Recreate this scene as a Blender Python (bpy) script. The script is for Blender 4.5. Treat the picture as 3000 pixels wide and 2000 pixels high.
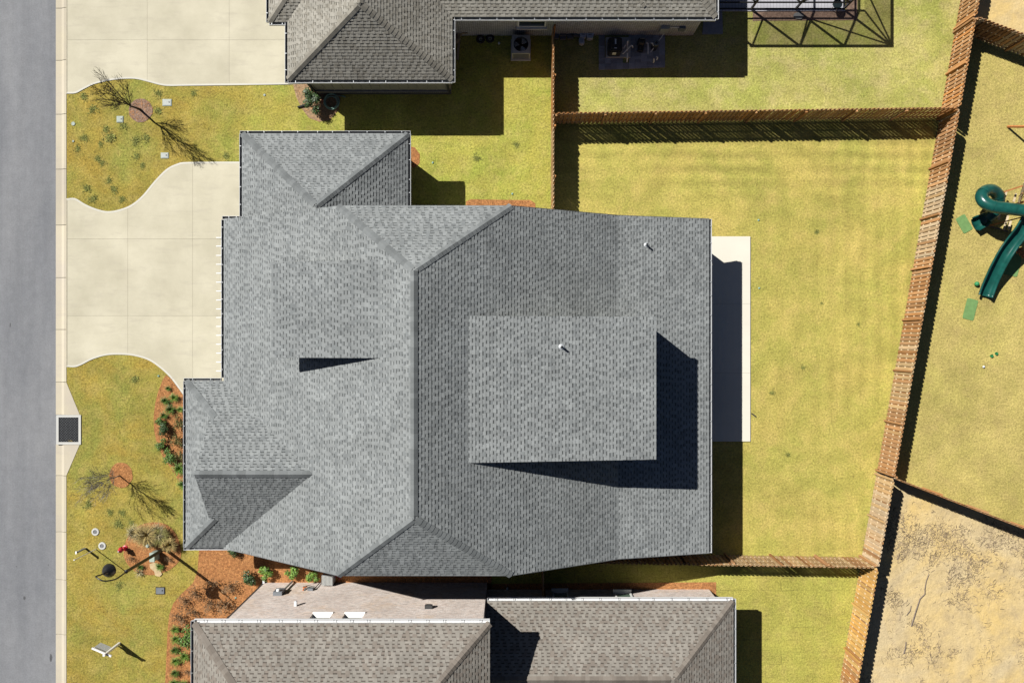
import bpy, math, random
from mathutils import Vector, Matrix, noise as mnoise

# ------------------------------------------------------------------ scene, camera, sky, sun, exposure
scene = bpy.context.scene
for o in list(bpy.data.objects):
    bpy.data.objects.remove(o)
COL = scene.collection
R = random.Random(7)
H = 40.0                       # drone height above the lawn, metres
F = 28.0 / 36.0 * 3000.0       # focal length in pixels of the 3000 px photograph

cam = bpy.data.objects.new('camera', bpy.data.cameras.new('camera'))
COL.objects.link(cam)
cam.location = (0, 0, H)
cam.rotation_euler = (0, 0, 0)
cam.data.sensor_width = 36.0
cam.data.lens = 28.0
cam.data.clip_end = 2000
scene.camera = cam

SUN_EL = math.radians(47.0)
SUN_TO = Vector((0.80, -0.60, 0)).normalized()      # horizontal direction the light travels
world = bpy.data.worlds.new('World')
scene.world = world
world.use_nodes = True
wn = world.node_tree
sky = wn.nodes.new('ShaderNodeTexSky')
sky.sky_type = 'NISHITA'
sky.sun_disc = False
sky.sun_elevation = SUN_EL
sky.sun_rotation = math.atan2(-SUN_TO.x, -SUN_TO.y)
sky.altitude = 100
sky.air_density = 0.34
sky.dust_density = 0.4
sky.ozone_density = 1.0
wn.links.new(sky.outputs[0], wn.nodes['Background'].inputs[0])
wn.nodes['Background'].inputs[1].default_value = 0.05

sun = bpy.data.objects.new('sun', bpy.data.lights.new('sun', 'SUN'))
COL.objects.link(sun)
sun.data.energy = 5.0
sun.data.angle = math.radians(0.5)
sun.data.color = (1.0, 0.975, 0.93)
d = Vector((SUN_TO.x * math.cos(SUN_EL), SUN_TO.y * math.cos(SUN_EL), -math.sin(SUN_EL)))
sun.rotation_euler = d.to_track_quat('-Z', 'Y').to_euler()
sun.location = (-30, 25, 60)

scene.view_settings.view_transform = 'Standard'
scene.view_settings.look = 'None'
scene.view_settings.gamma = 1.0
scene.view_settings.use_curve_mapping = False
scene.view_settings.exposure = 0.38
scene.render.engine = 'CYCLES'
scene.cycles.max_bounces = 4
scene.cycles.diffuse_bounces = 1
scene.cycles.transparent_max_bounces = 12


def P(px, py, z=0.0):
    """photograph pixel at a known height -> place in the world"""
    k = (H - z) / F
    return Vector(((px - 1500) * k, (1000 - py) * k, z))


def G(px, py):
    return ((px - 1500) * H / F, (1000 - py) * H / F)


# ------------------------------------------------------------------ materials
MATS = {}


class NT:
    def __init__(s, m):
        s.t = m.node_tree
        s.b = s.t.nodes['Principled BSDF']
        s.pos = s.new('ShaderNodeNewGeometry').outputs['Position']

    def new(s, k, **kw):
        n = s.t.nodes.new(k)
        for a, v in kw.items():
            setattr(n, a, v)
        return n

    def link(s, a, b):
        s.t.links.new(a, b)

    def noise(s, scale, detail=4, rough=0.6, vec=None, dist=0.0):
        n = s.new('ShaderNodeTexNoise')
        n.inputs['Scale'].default_value = scale
        n.inputs['Detail'].default_value = detail
        n.inputs['Roughness'].default_value = rough
        n.inputs['Distortion'].default_value = dist
        s.link(vec or s.pos, n.inputs['Vector'])
        return n.outputs['Fac']

    def rng(s, v, a, b, c=0.0, d=1.0):
        n = s.new('ShaderNodeMapRange')
        s.link(v, n.inputs[0])
        for i, x in enumerate((a, b, c, d)):
            n.inputs[1 + i].default_value = x
        return n.outputs[0]

    def mix(s, f, a, b, mode='MIX'):
        n = s.new('ShaderNodeMix', data_type='RGBA', blend_type=mode)
        if isinstance(f, (int, float)):
            n.inputs[0].default_value = f
        else:
            s.link(f, n.inputs[0])
        for i, x in ((6, a), (7, b)):
            if isinstance(x, tuple):
                n.inputs[i].default_value = (*x, 1)
            else:
                s.link(x, n.inputs[i])
        return n.outputs[2]

    def mul(s, c, v):
        n = s.new('ShaderNodeVectorMath', operation='SCALE')
        s.link(c, n.inputs[0])
        if isinstance(v, (int, float)):
            n.inputs['Scale'].default_value = v
        else:
            s.link(v, n.inputs['Scale'])
        return n.outputs[0]

    def math(s, op, a, b):
        n = s.new('ShaderNodeMath', operation=op)
        for i, x in enumerate((a, b)):
            if isinstance(x, (int, float)):
                n.inputs[i].default_value = x
            else:
                s.link(x, n.inputs[i])
        return n.outputs[0]

    def scaled(s, sx, sy, sz=1.0, rot=0.0):
        n = s.new('ShaderNodeMapping')
        s.link(s.pos, n.inputs[0])
        n.inputs['Rotation'].default_value = (0, 0, rot)
        n.inputs['Scale'].default_value = (sx, sy, sz)
        return n.outputs[0]

    def bump(s, h, strength, dist=0.02):
        n = s.new('ShaderNodeBump')
        n.inputs['Strength'].default_value = strength
        n.inputs['Distance'].default_value = dist
        s.link(h, n.inputs['Height'])
        s.link(n.outputs[0], s.b.inputs['Normal'])


def new_mat(name, rough=0.8, spec=0.25, metal=0.0):
    m = bpy.data.materials.new(name)
    m.use_nodes = True
    n = NT(m)
    n.b.inputs['Roughness'].default_value = rough
    n.b.inputs['Specular IOR Level'].default_value = spec
    n.b.inputs['Metallic'].default_value = metal
    MATS[name] = m
    return m, n


def plain(name, col, var=0.12, scale=6.0, rough=0.7, spec=0.3, metal=0.0, bump=0.0, bscale=60.0,
          tone=False, orand=0.0, stretch=None):
    m, n = new_mat(name, rough, spec, metal)
    vec = n.scaled(*stretch) if stretch else None
    v = n.rng(n.noise(scale, 5, 0.65, vec), 0.3, 0.7, 1 - var, 1 + var)
    rgb = n.new('ShaderNodeRGB')
    rgb.outputs[0].default_value = (*col, 1)
    c = n.mul(rgb.outputs[0], v)
    if name.startswith('shingle'):
        c = n.mul(c, n.rng(n.noise(0.55, 5, 0.7), 0.3, 0.7, 0.88, 1.1))
        ta = n.new('ShaderNodeAttribute', attribute_name='tone')
        tint = {'shingle_brown': (1.05, 0.985, 0.955), 'shingle_taupe': (1.02, 1.0, 0.97)}.get(name, (0.99, 1.0, 1.01))
        c = n.mix(n.rng(ta.outputs['Fac'], 0.8, 0.95), n.mix(1.0, c, tint, 'MULTIPLY'), c)
    if tone:
        a = n.new('ShaderNodeAttribute', attribute_name='tone')
        c = n.mul(c, a.outputs['Fac'])
    if orand:
        oi = n.new('ShaderNodeObjectInfo')
        c = n.mul(c, n.rng(oi.outputs['Random'], 0, 1, 1 - orand, 1 + orand))
    n.link(c, n.b.inputs['Base Color'])
    if bump:
        n.bump(n.noise(bscale, 3, 0.6), bump, 0.01)
    return m


def lawn_mat(name, a, b, c, dark, patch=0.35, patch2=1.6, green_bias=0.5, stripes=None, seams=False, grain=1.0, west=None):
    m, n = new_mat(name, 0.95, 0.1)
    big = n.noise(patch, 4, 0.6, dist=0.4)
    mid = n.noise(patch2, 5, 0.65)
    fine = n.noise(5.0, 5, 0.75)
    tiny = n.noise(11.0, 5, 0.85)
    if west:
        sx = n.new('ShaderNodeSeparateXYZ')
        n.link(n.pos, sx.inputs[0])
        wx = n.math('ADD', sx.outputs[0], n.math('MULTIPLY', n.noise(0.35, 4, 0.6), 6.0))
        wm = n.rng(wx, -13.5, -6.5)
        a, b, c, dark = [n.mix(wm, w_, e_) for w_, e_ in zip(west, (a, b, c, dark))]
    col = n.mix(n.rng(big, 0.36, 0.64), a, b)
    col = n.mix(n.rng(mid, 0.45, 0.75, 0, 0.8), col, c)
    col = n.mix(n.rng(fine, 0.53, 0.72, 0, 0.8 * grain), col, dark)
    col = n.mul(col, n.rng(tiny, 0.34, 0.66, 1 - 0.55 * grain, 1 + 0.5 * grain))
    col = n.mul(col, n.rng(n.noise(0.9, 3), 0.3, 0.7, 0.87, 1.12))
    col = n.mul(col, n.rng(n.noise(0.33, 5, 0.65, dist=0.8), 0.32, 0.68, 0.86, 1.1))
    if stripes:
        sp = n.new('ShaderNodeSeparateXYZ')
        n.link(n.pos, sp.inputs[0])
        for ax, period, amt, axis, lo_, hi_ in stripes:
            w = n.new('ShaderNodeTexWave', wave_type='BANDS', bands_direction=ax, wave_profile='SIN')
            w.inputs['Scale'].default_value = 6.2832 / period / 20.0
            w.inputs['Distortion'].default_value = 1.6
            w.inputs['Detail'].default_value = 2.0
            w.inputs['Detail Scale'].default_value = 0.6
            n.link(n.pos, w.inputs['Vector'])
            msk = n.math('MULTIPLY', n.rng(n.noise(0.2, 2, 0.5), 0.36, 0.56, 0.2, 1.0), n.rng(sp.outputs[axis], lo_, hi_))
            col = n.mul(col, n.math('ADD', n.math('MULTIPLY', n.rng(w.outputs['Fac'], 0, 1, -amt, amt), msk), 1.0))
    if seams:
        br = n.new('ShaderNodeTexBrick')
        br.inputs['Scale'].default_value = 1.0
        br.inputs['Mortar Size'].default_value = 0.022
        br.inputs['Mortar Smooth'].default_value = 0.6
        br.inputs['Brick Width'].default_value = 1.6
        br.inputs['Row Height'].default_value = 0.62
        dv = n.new('ShaderNodeVectorMath', operation='ADD')
        nz = n.new('ShaderNodeTexNoise')
        nz.inputs['Scale'].default_value = 1.5
        n.link(n.pos, nz.inputs['Vector'])
        sc = n.mul(nz.outputs['Color'], 0.16)
        n.link(n.pos, dv.inputs[0])
        n.link(sc, dv.inputs[1])
        n.link(dv.outputs[0], br.inputs['Vector'])
        f = n.math('MULTIPLY', br.outputs['Fac'], n.rng(n.noise(1.1, 3), 0.44, 0.62, 0.0, 0.5))
        col = n.mix(f, col, (0.10, 0.09, 0.03))
    n.link(col, n.b.inputs['Base Color'])
    n.bump(n.math('ADD', n.math('MULTIPLY', tiny, 0.6), n.math('MULTIPLY', fine, 0.6)), 0.9, 0.07)
    return m


def brick_mat(name, c1, c2, mortar, axes='xz', bump=0.6, mix_noise=None):
    m, n = new_mat(name, 0.85, 0.2)
    sep = n.new('ShaderNodeSeparateXYZ')
    n.link(n.pos, sep.inputs[0])
    com = n.new('ShaderNodeCombineXYZ')
    n.link(sep.outputs[0 if axes == 'xz' else 1], com.inputs[0])
    n.link(sep.outputs[2], com.inputs[1])
    br = n.new('ShaderNodeTexBrick')
    br.inputs['Scale'].default_value = 1.0
    br.inputs['Brick Width'].default_value = 0.215
    br.inputs['Row Height'].default_value = 0.078
    br.inputs['Mortar Size'].default_value = 0.011
    br.inputs['Color1'].default_value = (*c1, 1)
    br.inputs['Color2'].default_value = (*c2, 1)
    br.inputs['Mortar'].default_value = (*mortar, 1)
    n.link(com.outputs[0], br.inputs['Vector'])
    big = n.noise(0.55, 4, 0.6)
    c = n.mul(br.outputs['Color'], n.rng(big, 0.3, 0.7, 0.86, 1.1))
    if mix_noise:
        c = n.mix(n.rng(n.noise(0.8, 4, 0.7), 0.5, 0.72, 0, 0.6), c, mix_noise)
    vec = n.new('ShaderNodeMapping')
    n.link(n.pos, vec.inputs[0])
    vec.inputs['Scale'].default_value = (6, 6, 18)
    streak = n.noise(1.0, 5, 0.8, vec.outputs[0])
    c = n.mul(c, n.rng(streak, 0.32, 0.56, 0.58, 1.12))
    n.link(c, n.b.inputs['Base Color'])
    inv = n.math('SUBTRACT', 1.0, br.outputs['Fac'])
    n.bump(n.math('ADD', inv, n.math('MULTIPLY', streak, 1.2)), bump, 0.015)
    return m


def concrete_mat(name, col, col2, stain, tone=False, orand=0.0):
    m, n = new_mat(name, 0.85, 0.25)
    c = n.mix(n.rng(n.noise(0.45, 5, 0.62), 0.35, 0.66), col, col2)
    streak = n.noise(1.2, 5, 0.7, n.scaled(0.6, 2.6, 1, 0.06))
    c = n.mix(n.rng(streak, 0.52, 0.8, 0, 0.5), c, stain)
    c = n.mul(c, n.rng(n.noise(45, 3, 0.7), 0.3, 0.7, 0.95, 1.05))
    c = n.mul(c, n.rng(n.noise(0.18, 3, 0.5), 0.3, 0.7, 0.94, 1.05))
    if orand:
        oi = n.new('ShaderNodeObjectInfo')
        c = n.mul(c, n.rng(oi.outputs['Random'], 0, 1, 1 - orand, 1 + orand))
    n.link(c, n.b.inputs['Base Color'])
    n.bump(n.noise(90, 3), 0.15, 0.004)
    return m


def asphalt_mat():
    m, n = new_mat('asphalt', 0.9, 0.2)
    c = n.mix(n.rng(n.noise(0.5, 5, 0.65, n.scaled(1.0, 0.28)), 0.33, 0.68), (0.172, 0.177, 0.188), (0.222, 0.225, 0.232))
    c = n.mul(c, n.rng(n.noise(14, 4, 0.85), 0.3, 0.7, 0.86, 1.14))
    c = n.mul(c, n.rng(n.noise(0.8, 4, 0.7, n.scaled(2.2, 0.12)), 0.3, 0.7, 0.93, 1.06))
    c = n.mul(c, n.rng(n.noise(2.3, 4, 0.7), 0.3, 0.7, 0.93, 1.07))
    spots = n.noise(5.0, 3, 0.6)
    c = n.mix(n.rng(spots, 0.75, 0.79, 0, 0.8), c, (0.05, 0.05, 0.052))
    n.link(c, n.b.inputs['Base Color'])
    n.bump(n.noise(110, 2), 0.3, 0.008)
    return m


def straw_mat(name, a, b, dark):
    m, n = new_mat(name, 0.95, 0.1)
    s1 = n.noise(1.0, 4, 0.75, n.scaled(30, 5, 1, 0.5))
    s2 = n.noise(1.0, 4, 0.75, n.scaled(6, 30, 1, 0.9))
    st = n.math('MAXIMUM', s1, s2)
    c = n.mix(n.rng(n.noise(1.1, 5, 0.65), 0.35, 0.65), a, b)
    c = n.mix(n.rng(st, 0.48, 0.66, 0.9, 0.0), c, dark)
    c = n.mul(c, n.rng(n.noise(8, 5, 0.85), 0.34, 0.66, 0.6, 1.35))
    n.link(c, n.b.inputs['Base Color'])
    n.bump(st, 0.8, 0.05)
    return m


def sand_mat():
    m, n = new_mat('sandy_soil', 0.95, 0.1)
    c = n.mix(n.rng(n.noise(0.3, 5, 0.6, dist=0.6), 0.36, 0.62), (0.61, 0.445, 0.185), (0.56, 0.445, 0.255))
    c = n.mix(n.rng(n.noise(0.9, 7, 0.75), 0.46, 0.68, 0, 0.6), c, (0.34, 0.265, 0.165))
    c = n.mul(c, n.rng(n.noise(12, 6, 0.8), 0.28, 0.72, 0.8, 1.15))
    n.link(c, n.b.inputs['Base Color'])
    n.bump(n.noise(2.2, 7, 0.65), 0.4, 0.2)
    return m


def wood_mat(name, col, col2, orand=0.22, grey=0.0):
    m, n = new_mat(name, 0.8, 0.2)
    oi = n.new('ShaderNodeObjectInfo')
    tc = n.new('ShaderNodeTexCoord')
    mp = n.new('ShaderNodeMapping')
    n.link(tc.outputs['Object'], mp.inputs[0])
    mp.inputs['Scale'].default_value = (26, 26, 1.6)
    add = n.new('ShaderNodeVectorMath', operation='ADD')
    n.link(mp.outputs[0], add.inputs[0])
    rv = n.new('ShaderNodeCombineXYZ')
    rs = n.math('MULTIPLY', oi.outputs['Random'], 37.0)
    n.link(rs, rv.inputs[2])
    n.link(rs, rv.inputs[0])
    n.link(rv.outputs[0], add.inputs[1])
    g = n.noise(1.0, 5, 0.7, add.outputs[0])
    c = n.mix(n.rng(oi.outputs['Random'], 0, 1), col, col2)
    c = n.mul(c, n.rng(g, 0.3, 0.7, 0.7, 1.25))
    r2 = n.math('FRACT', n.math('MULTIPLY', oi.outputs['Random'], 7.31), 0.0)
    c = n.mul(c, n.rng(r2, 0, 1, 1 - orand, 1 + orand))
    if grey:
        c = n.mix(n.rng(n.noise(1.1, 4, 0.7, add.outputs[0]), 0.42, 0.62, 0, grey), c, (0.42, 0.37, 0.30))
    n.link(c, n.b.inputs['Base Color'])
    n.bump(g, 0.25, 0.005)
    return m


plain('shingle_grey', (0.226, 0.238, 0.236), 0.10, 2.0, 0.9, 0.15, tone=True, bump=0.25, bscale=140)
plain('shingle_taupe', (0.285, 0.270, 0.232), 0.10, 2.0, 0.9, 0.15, tone=True, bump=0.25, bscale=140)
plain('shingle_brown', (0.238, 0.219, 0.190), 0.10, 2.0, 0.9, 0.15, tone=True, bump=0.25, bscale=140)
plain('deck_felt', (0.05, 0.05, 0.05))
plain('white_trim', (0.78, 0.78, 0.77), 0.05, 3, 0.5, 0.4)
plain('gutter_white', (0.60, 0.61, 0.62), 0.06, 3, 0.45, 0.4)
plain('gutter_inner', (0.11, 0.115, 0.12), 0.2, 4, 0.6, 0.3)
plain('dark_trim', (0.045, 0.045, 0.045), 0.1, 5, 0.5, 0.4)
plain('siding_sage', (0.30, 0.29, 0.235), 0.05, 3, 0.7, 0.3)
plain('black_metal', (0.012, 0.012, 0.013), 0.2, 8, 0.35, 0.5)
plain('bronze_frame', (0.02, 0.02, 0.021), 0.2, 8, 0.4, 0.4)
plain('galvanised', (0.42, 0.44, 0.45), 0.1, 8, 0.45, 0.5, 0.4)
plain('grey_plastic', (0.16, 0.175, 0.19), 0.1, 8, 0.5, 0.4)
plain('dark_plastic', (0.025, 0.025, 0.027), 0.15, 8, 0.45, 0.45)
plain('pvc_white', (0.8, 0.8, 0.78), 0.05, 8, 0.4, 0.45)
plain('pale_green_box', (0.36, 0.42, 0.35), 0.08, 8, 0.55, 0.4)
plain('box_lid', (0.36, 0.41, 0.36), 0.1, 9, 0.7, 0.3)
plain('box_lid_white', (0.42, 0.44, 0.41), 0.1, 9, 0.7, 0.3)
plain('hydrant_red', (0.50, 0.02, 0.04), 0.1, 9, 0.4, 0.5)
plain('slide_green', (0.008, 0.072, 0.058), 0.3, 3, 0.28, 0.5)
plain('mat_green', (0.15, 0.27, 0.095), 0.14, 6, 0.9, 0.2, bump=0.5, bscale=50)
plain('ball_green', (0.03, 0.22, 0.08), 0.05, 6, 0.5, 0.4)
plain('hose_green', (0.24, 0.40, 0.34), 0.1, 9, 0.5, 0.4)
plain('terracotta', (0.36, 0.14, 0.08), 0.1, 9, 0.8, 0.2)
plain('rubber', (0.03, 0.03, 0.03), 0.2, 9, 0.8, 0.3)
plain('bag_white', (0.60, 0.64, 0.70), 0.15, 12, 0.5, 0.4)
plain('block_grey', (0.20, 0.20, 0.20), 0.15, 9, 0.9, 0.2, orand=0.2)
plain('paver_blue', (0.33, 0.34, 0.36), 0.15, 7, 0.9, 0.2, orand=0.22, bump=0.3)
plain('rock_sand', (0.50, 0.38, 0.22), 0.2, 6, 0.9, 0.1, bump=0.5, bscale=20)
plain('ac_grey', (0.42, 0.42, 0.38), 0.06, 8, 0.5, 0.4)
plain('bark_dark', (0.060, 0.048, 0.036), 0.25, 30, 0.9, 0.1)
plain('bark_pale', (0.27, 0.25, 0.22), 0.25, 30, 0.9, 0.1)
plain('twig_brown', (0.16, 0.10, 0.055), 0.3, 20, 0.9, 0.1, tone=True)
plain('leaf_green', (0.095, 0.175, 0.032), 0.3, 14, 0.55, 0.35, tone=True)
plain('leaf_dark', (0.050, 0.092, 0.028), 0.3, 14, 0.5, 0.4, tone=True)
plain('leaf_bright', (0.16, 0.28, 0.045), 0.25, 14, 0.55, 0.35, tone=True)
plain('leaf_olive', (0.12, 0.11, 0.035), 0.3, 14, 0.7, 0.2, tone=True)
plain('leaf_red', (0.30, 0.045, 0.06), 0.3, 14, 0.6, 0.3, tone=True)
plain('straw_blade', (0.46, 0.35, 0.14), 0.3, 14, 0.8, 0.2, tone=True)
plain('pale_blade', (0.40, 0.35, 0.20), 0.3, 14, 0.8, 0.2, tone=True)
plain('olive_blade', (0.30, 0.28, 0.09), 0.3, 14, 0.8, 0.2, tone=True)
plain('weed_blade', (0.185, 0.195, 0.050), 0.3, 14, 0.8, 0.2, tone=True)
plain('pine_needle', (0.48, 0.22, 0.080), 0.3, 14, 0.9, 0.1, tone=True)
plain('dry_twig', (0.22, 0.165, 0.11), 0.3, 14, 0.9, 0.1, tone=True)
plain('log_brown', (0.20, 0.16, 0.13), 0.3, 14, 0.9, 0.1)
plain('window_frame', (0.80, 0.80, 0.76), 0.04, 5, 0.5, 0.4)
plain('cedar', (0.42, 0.17, 0.06), 0.2, 10, 0.7, 0.2, orand=0.2)
plain('cedar_pale', (0.62, 0.50, 0.33), 0.2, 10, 0.7, 0.2, orand=0.15)
plain('conduit_orange', (0.55, 0.16, 0.04), 0.1, 9, 0.6, 0.3)
concrete_mat('concrete_drive', (0.455, 0.420, 0.312), (0.550, 0.510, 0.388), (0.365, 0.328, 0.262), orand=0.035)
concrete_mat('concrete_edge', (0.58, 0.56, 0.49), (0.55, 0.53, 0.45), (0.48, 0.45, 0.38))
concrete_mat('concrete_kerb', (0.51, 0.455, 0.335), (0.46, 0.41, 0.33), (0.39, 0.34, 0.29), orand=0.08)
concrete_mat('concrete_patio', (0.68, 0.645, 0.545), (0.65, 0.615, 0.52), (0.60, 0.56, 0.475))
concrete_mat('concrete_pale', (0.50, 0.50, 0.47), (0.53, 0.52, 0.48), (0.40, 0.39, 0.36))
plain('stain_dark', (0.085, 0.085, 0.088), 0.3, 9)
plain('joint_dark', (0.34, 0.305, 0.225))
asphalt_mat()
straw_mat('pine_straw', (0.66, 0.335, 0.130), (0.54, 0.245, 0.090), (0.26, 0.110, 0.045))
straw_mat('tan_mulch', (0.50, 0.35, 0.20), (0.45, 0.30, 0.18), (0.26, 0.17, 0.10))
straw_mat('pink_mulch', (0.40, 0.28, 0.20), (0.36, 0.24, 0.175), (0.20, 0.13, 0.10))
sand_mat()
lawn_mat('lawn_side', (0.420, 0.375, 0.082), (0.310, 0.335, 0.062), (0.46, 0.390, 0.115), (0.150, 0.150, 0.033), 0.45, 1.5, grain=0.9,
         west=((0.370, 0.268, 0.056), (0.255, 0.250, 0.055), (0.41, 0.320, 0.095), (0.100, 0.094, 0.026)))
lawn_mat('lawn_back', (0.470, 0.385, 0.102), (0.400, 0.372, 0.086), (0.470, 0.355, 0.115), (0.230, 0.196, 0.056), 0.28, 0.9,
         stripes=(('Y', 0.72, 0.13, 1, 6.6, 8.4), ('X', 0.8, 0.09, 0, 14.5, 18.0), ('X', 0.9, 0.022, 1, -20, -19)), grain=0.75)
lawn_mat('lawn_north', (0.445, 0.405, 0.125), (0.350, 0.358, 0.088), (0.51, 0.425, 0.19), (0.190, 0.185, 0.056), 0.45, 1.1, grain=0.85)
lawn_mat('lawn_play', (0.480, 0.390, 0.128), (0.435, 0.368, 0.110), (0.485, 0.375, 0.14), (0.240, 0.198, 0.064), 0.3, 1.2, grain=0.75)
lawn_mat('lawn_sod', (0.420, 0.375, 0.084), (0.370, 0.358, 0.078), (0.440, 0.358, 0.108), (0.190, 0.172, 0.043), 0.35, 1.0, seams=True, grain=0.72)
wood_mat('fence_brown', (0.36, 0.165, 0.055), (0.44, 0.245, 0.115), 0.24, grey=0.15)
wood_mat('fence_orange', (0.46, 0.195, 0.055), (0.42, 0.235, 0.105), 0.2, grey=0.1)
wood_mat('fence_gold', (0.62, 0.325, 0.08), (0.58, 0.38, 0.14), 0.18, grey=0.12)
wood_mat('fence_weathered', (0.48, 0.32, 0.175), (0.55, 0.43, 0.29), 0.17, grey=0.3)
wood_mat('fence_tan', (0.46, 0.275, 0.12), (0.50, 0.345, 0.18), 0.18, grey=0.15)
plain('fence_rail', (0.66, 0.52, 0.34), 0.2, 10, 0.8, 0.2)
brick_mat('brick_pale', (0.90, 0.80, 0.73), (0.78, 0.63, 0.54), (0.74, 0.67, 0.61), 'xz', 0.6, (0.80, 0.60, 0.42))
brick_mat('brick_pale_side', (0.88, 0.80, 0.70), (0.78, 0.66, 0.54), (0.74, 0.68, 0.60), 'yz', 0.5)
brick_mat('brick_grey', (0.34, 0.345, 0.35), (0.20, 0.20, 0.205), (0.85, 0.85, 0.83), 'xz', 0.6)
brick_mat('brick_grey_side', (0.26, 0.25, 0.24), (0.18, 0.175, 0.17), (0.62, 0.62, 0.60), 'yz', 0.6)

m, n = new_mat('glass_dark', 0.06, 0.6)
n.b.inputs['Base Color'].default_value = (0.03, 0.045, 0.05, 1)
m, n = new_mat('glass_green', 0.05, 0.8)
n.b.inputs['Base Color'].default_value = (0.10, 0.16, 0.11, 1)
m, n = new_mat('screen_mesh', 0.9, 0.0)
n.b.inputs['Base Color'].default_value = (0.02, 0.02, 0.02, 1)
tr = n.new('ShaderNodeBsdfTransparent')
mx = n.new('ShaderNodeMixShader')
mx.inputs[0].default_value = 0.34
n.link(tr.outputs[0], mx.inputs[1])
n.link(n.b.outputs[0], mx.inputs[2])
n.link(mx.outputs[0], n.t.nodes['Material Output'].inputs['Surface'])
m, n = new_mat('pool_tile', 0.6, 0.3)
br = n.new('ShaderNodeTexBrick')
br.offset = 0.0
br.inputs['Scale'].default_value = 1.0
br.inputs['Brick Width'].default_value = 0.16
br.inputs['Row Height'].default_value = 0.16
br.inputs['Mortar Size'].default_value = 0.008
br.inputs['Color1'].default_value = (0.62, 0.62, 0.66, 1)
br.inputs['Color2'].default_value = (0.55, 0.55, 0.60, 1)
br.inputs['Mortar'].default_value = (0.30, 0.30, 0.32, 1)
n.link(n.pos, br.inputs['Vector'])
n.link(br.outputs['Color'], n.b.inputs['Base Color'])


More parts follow.
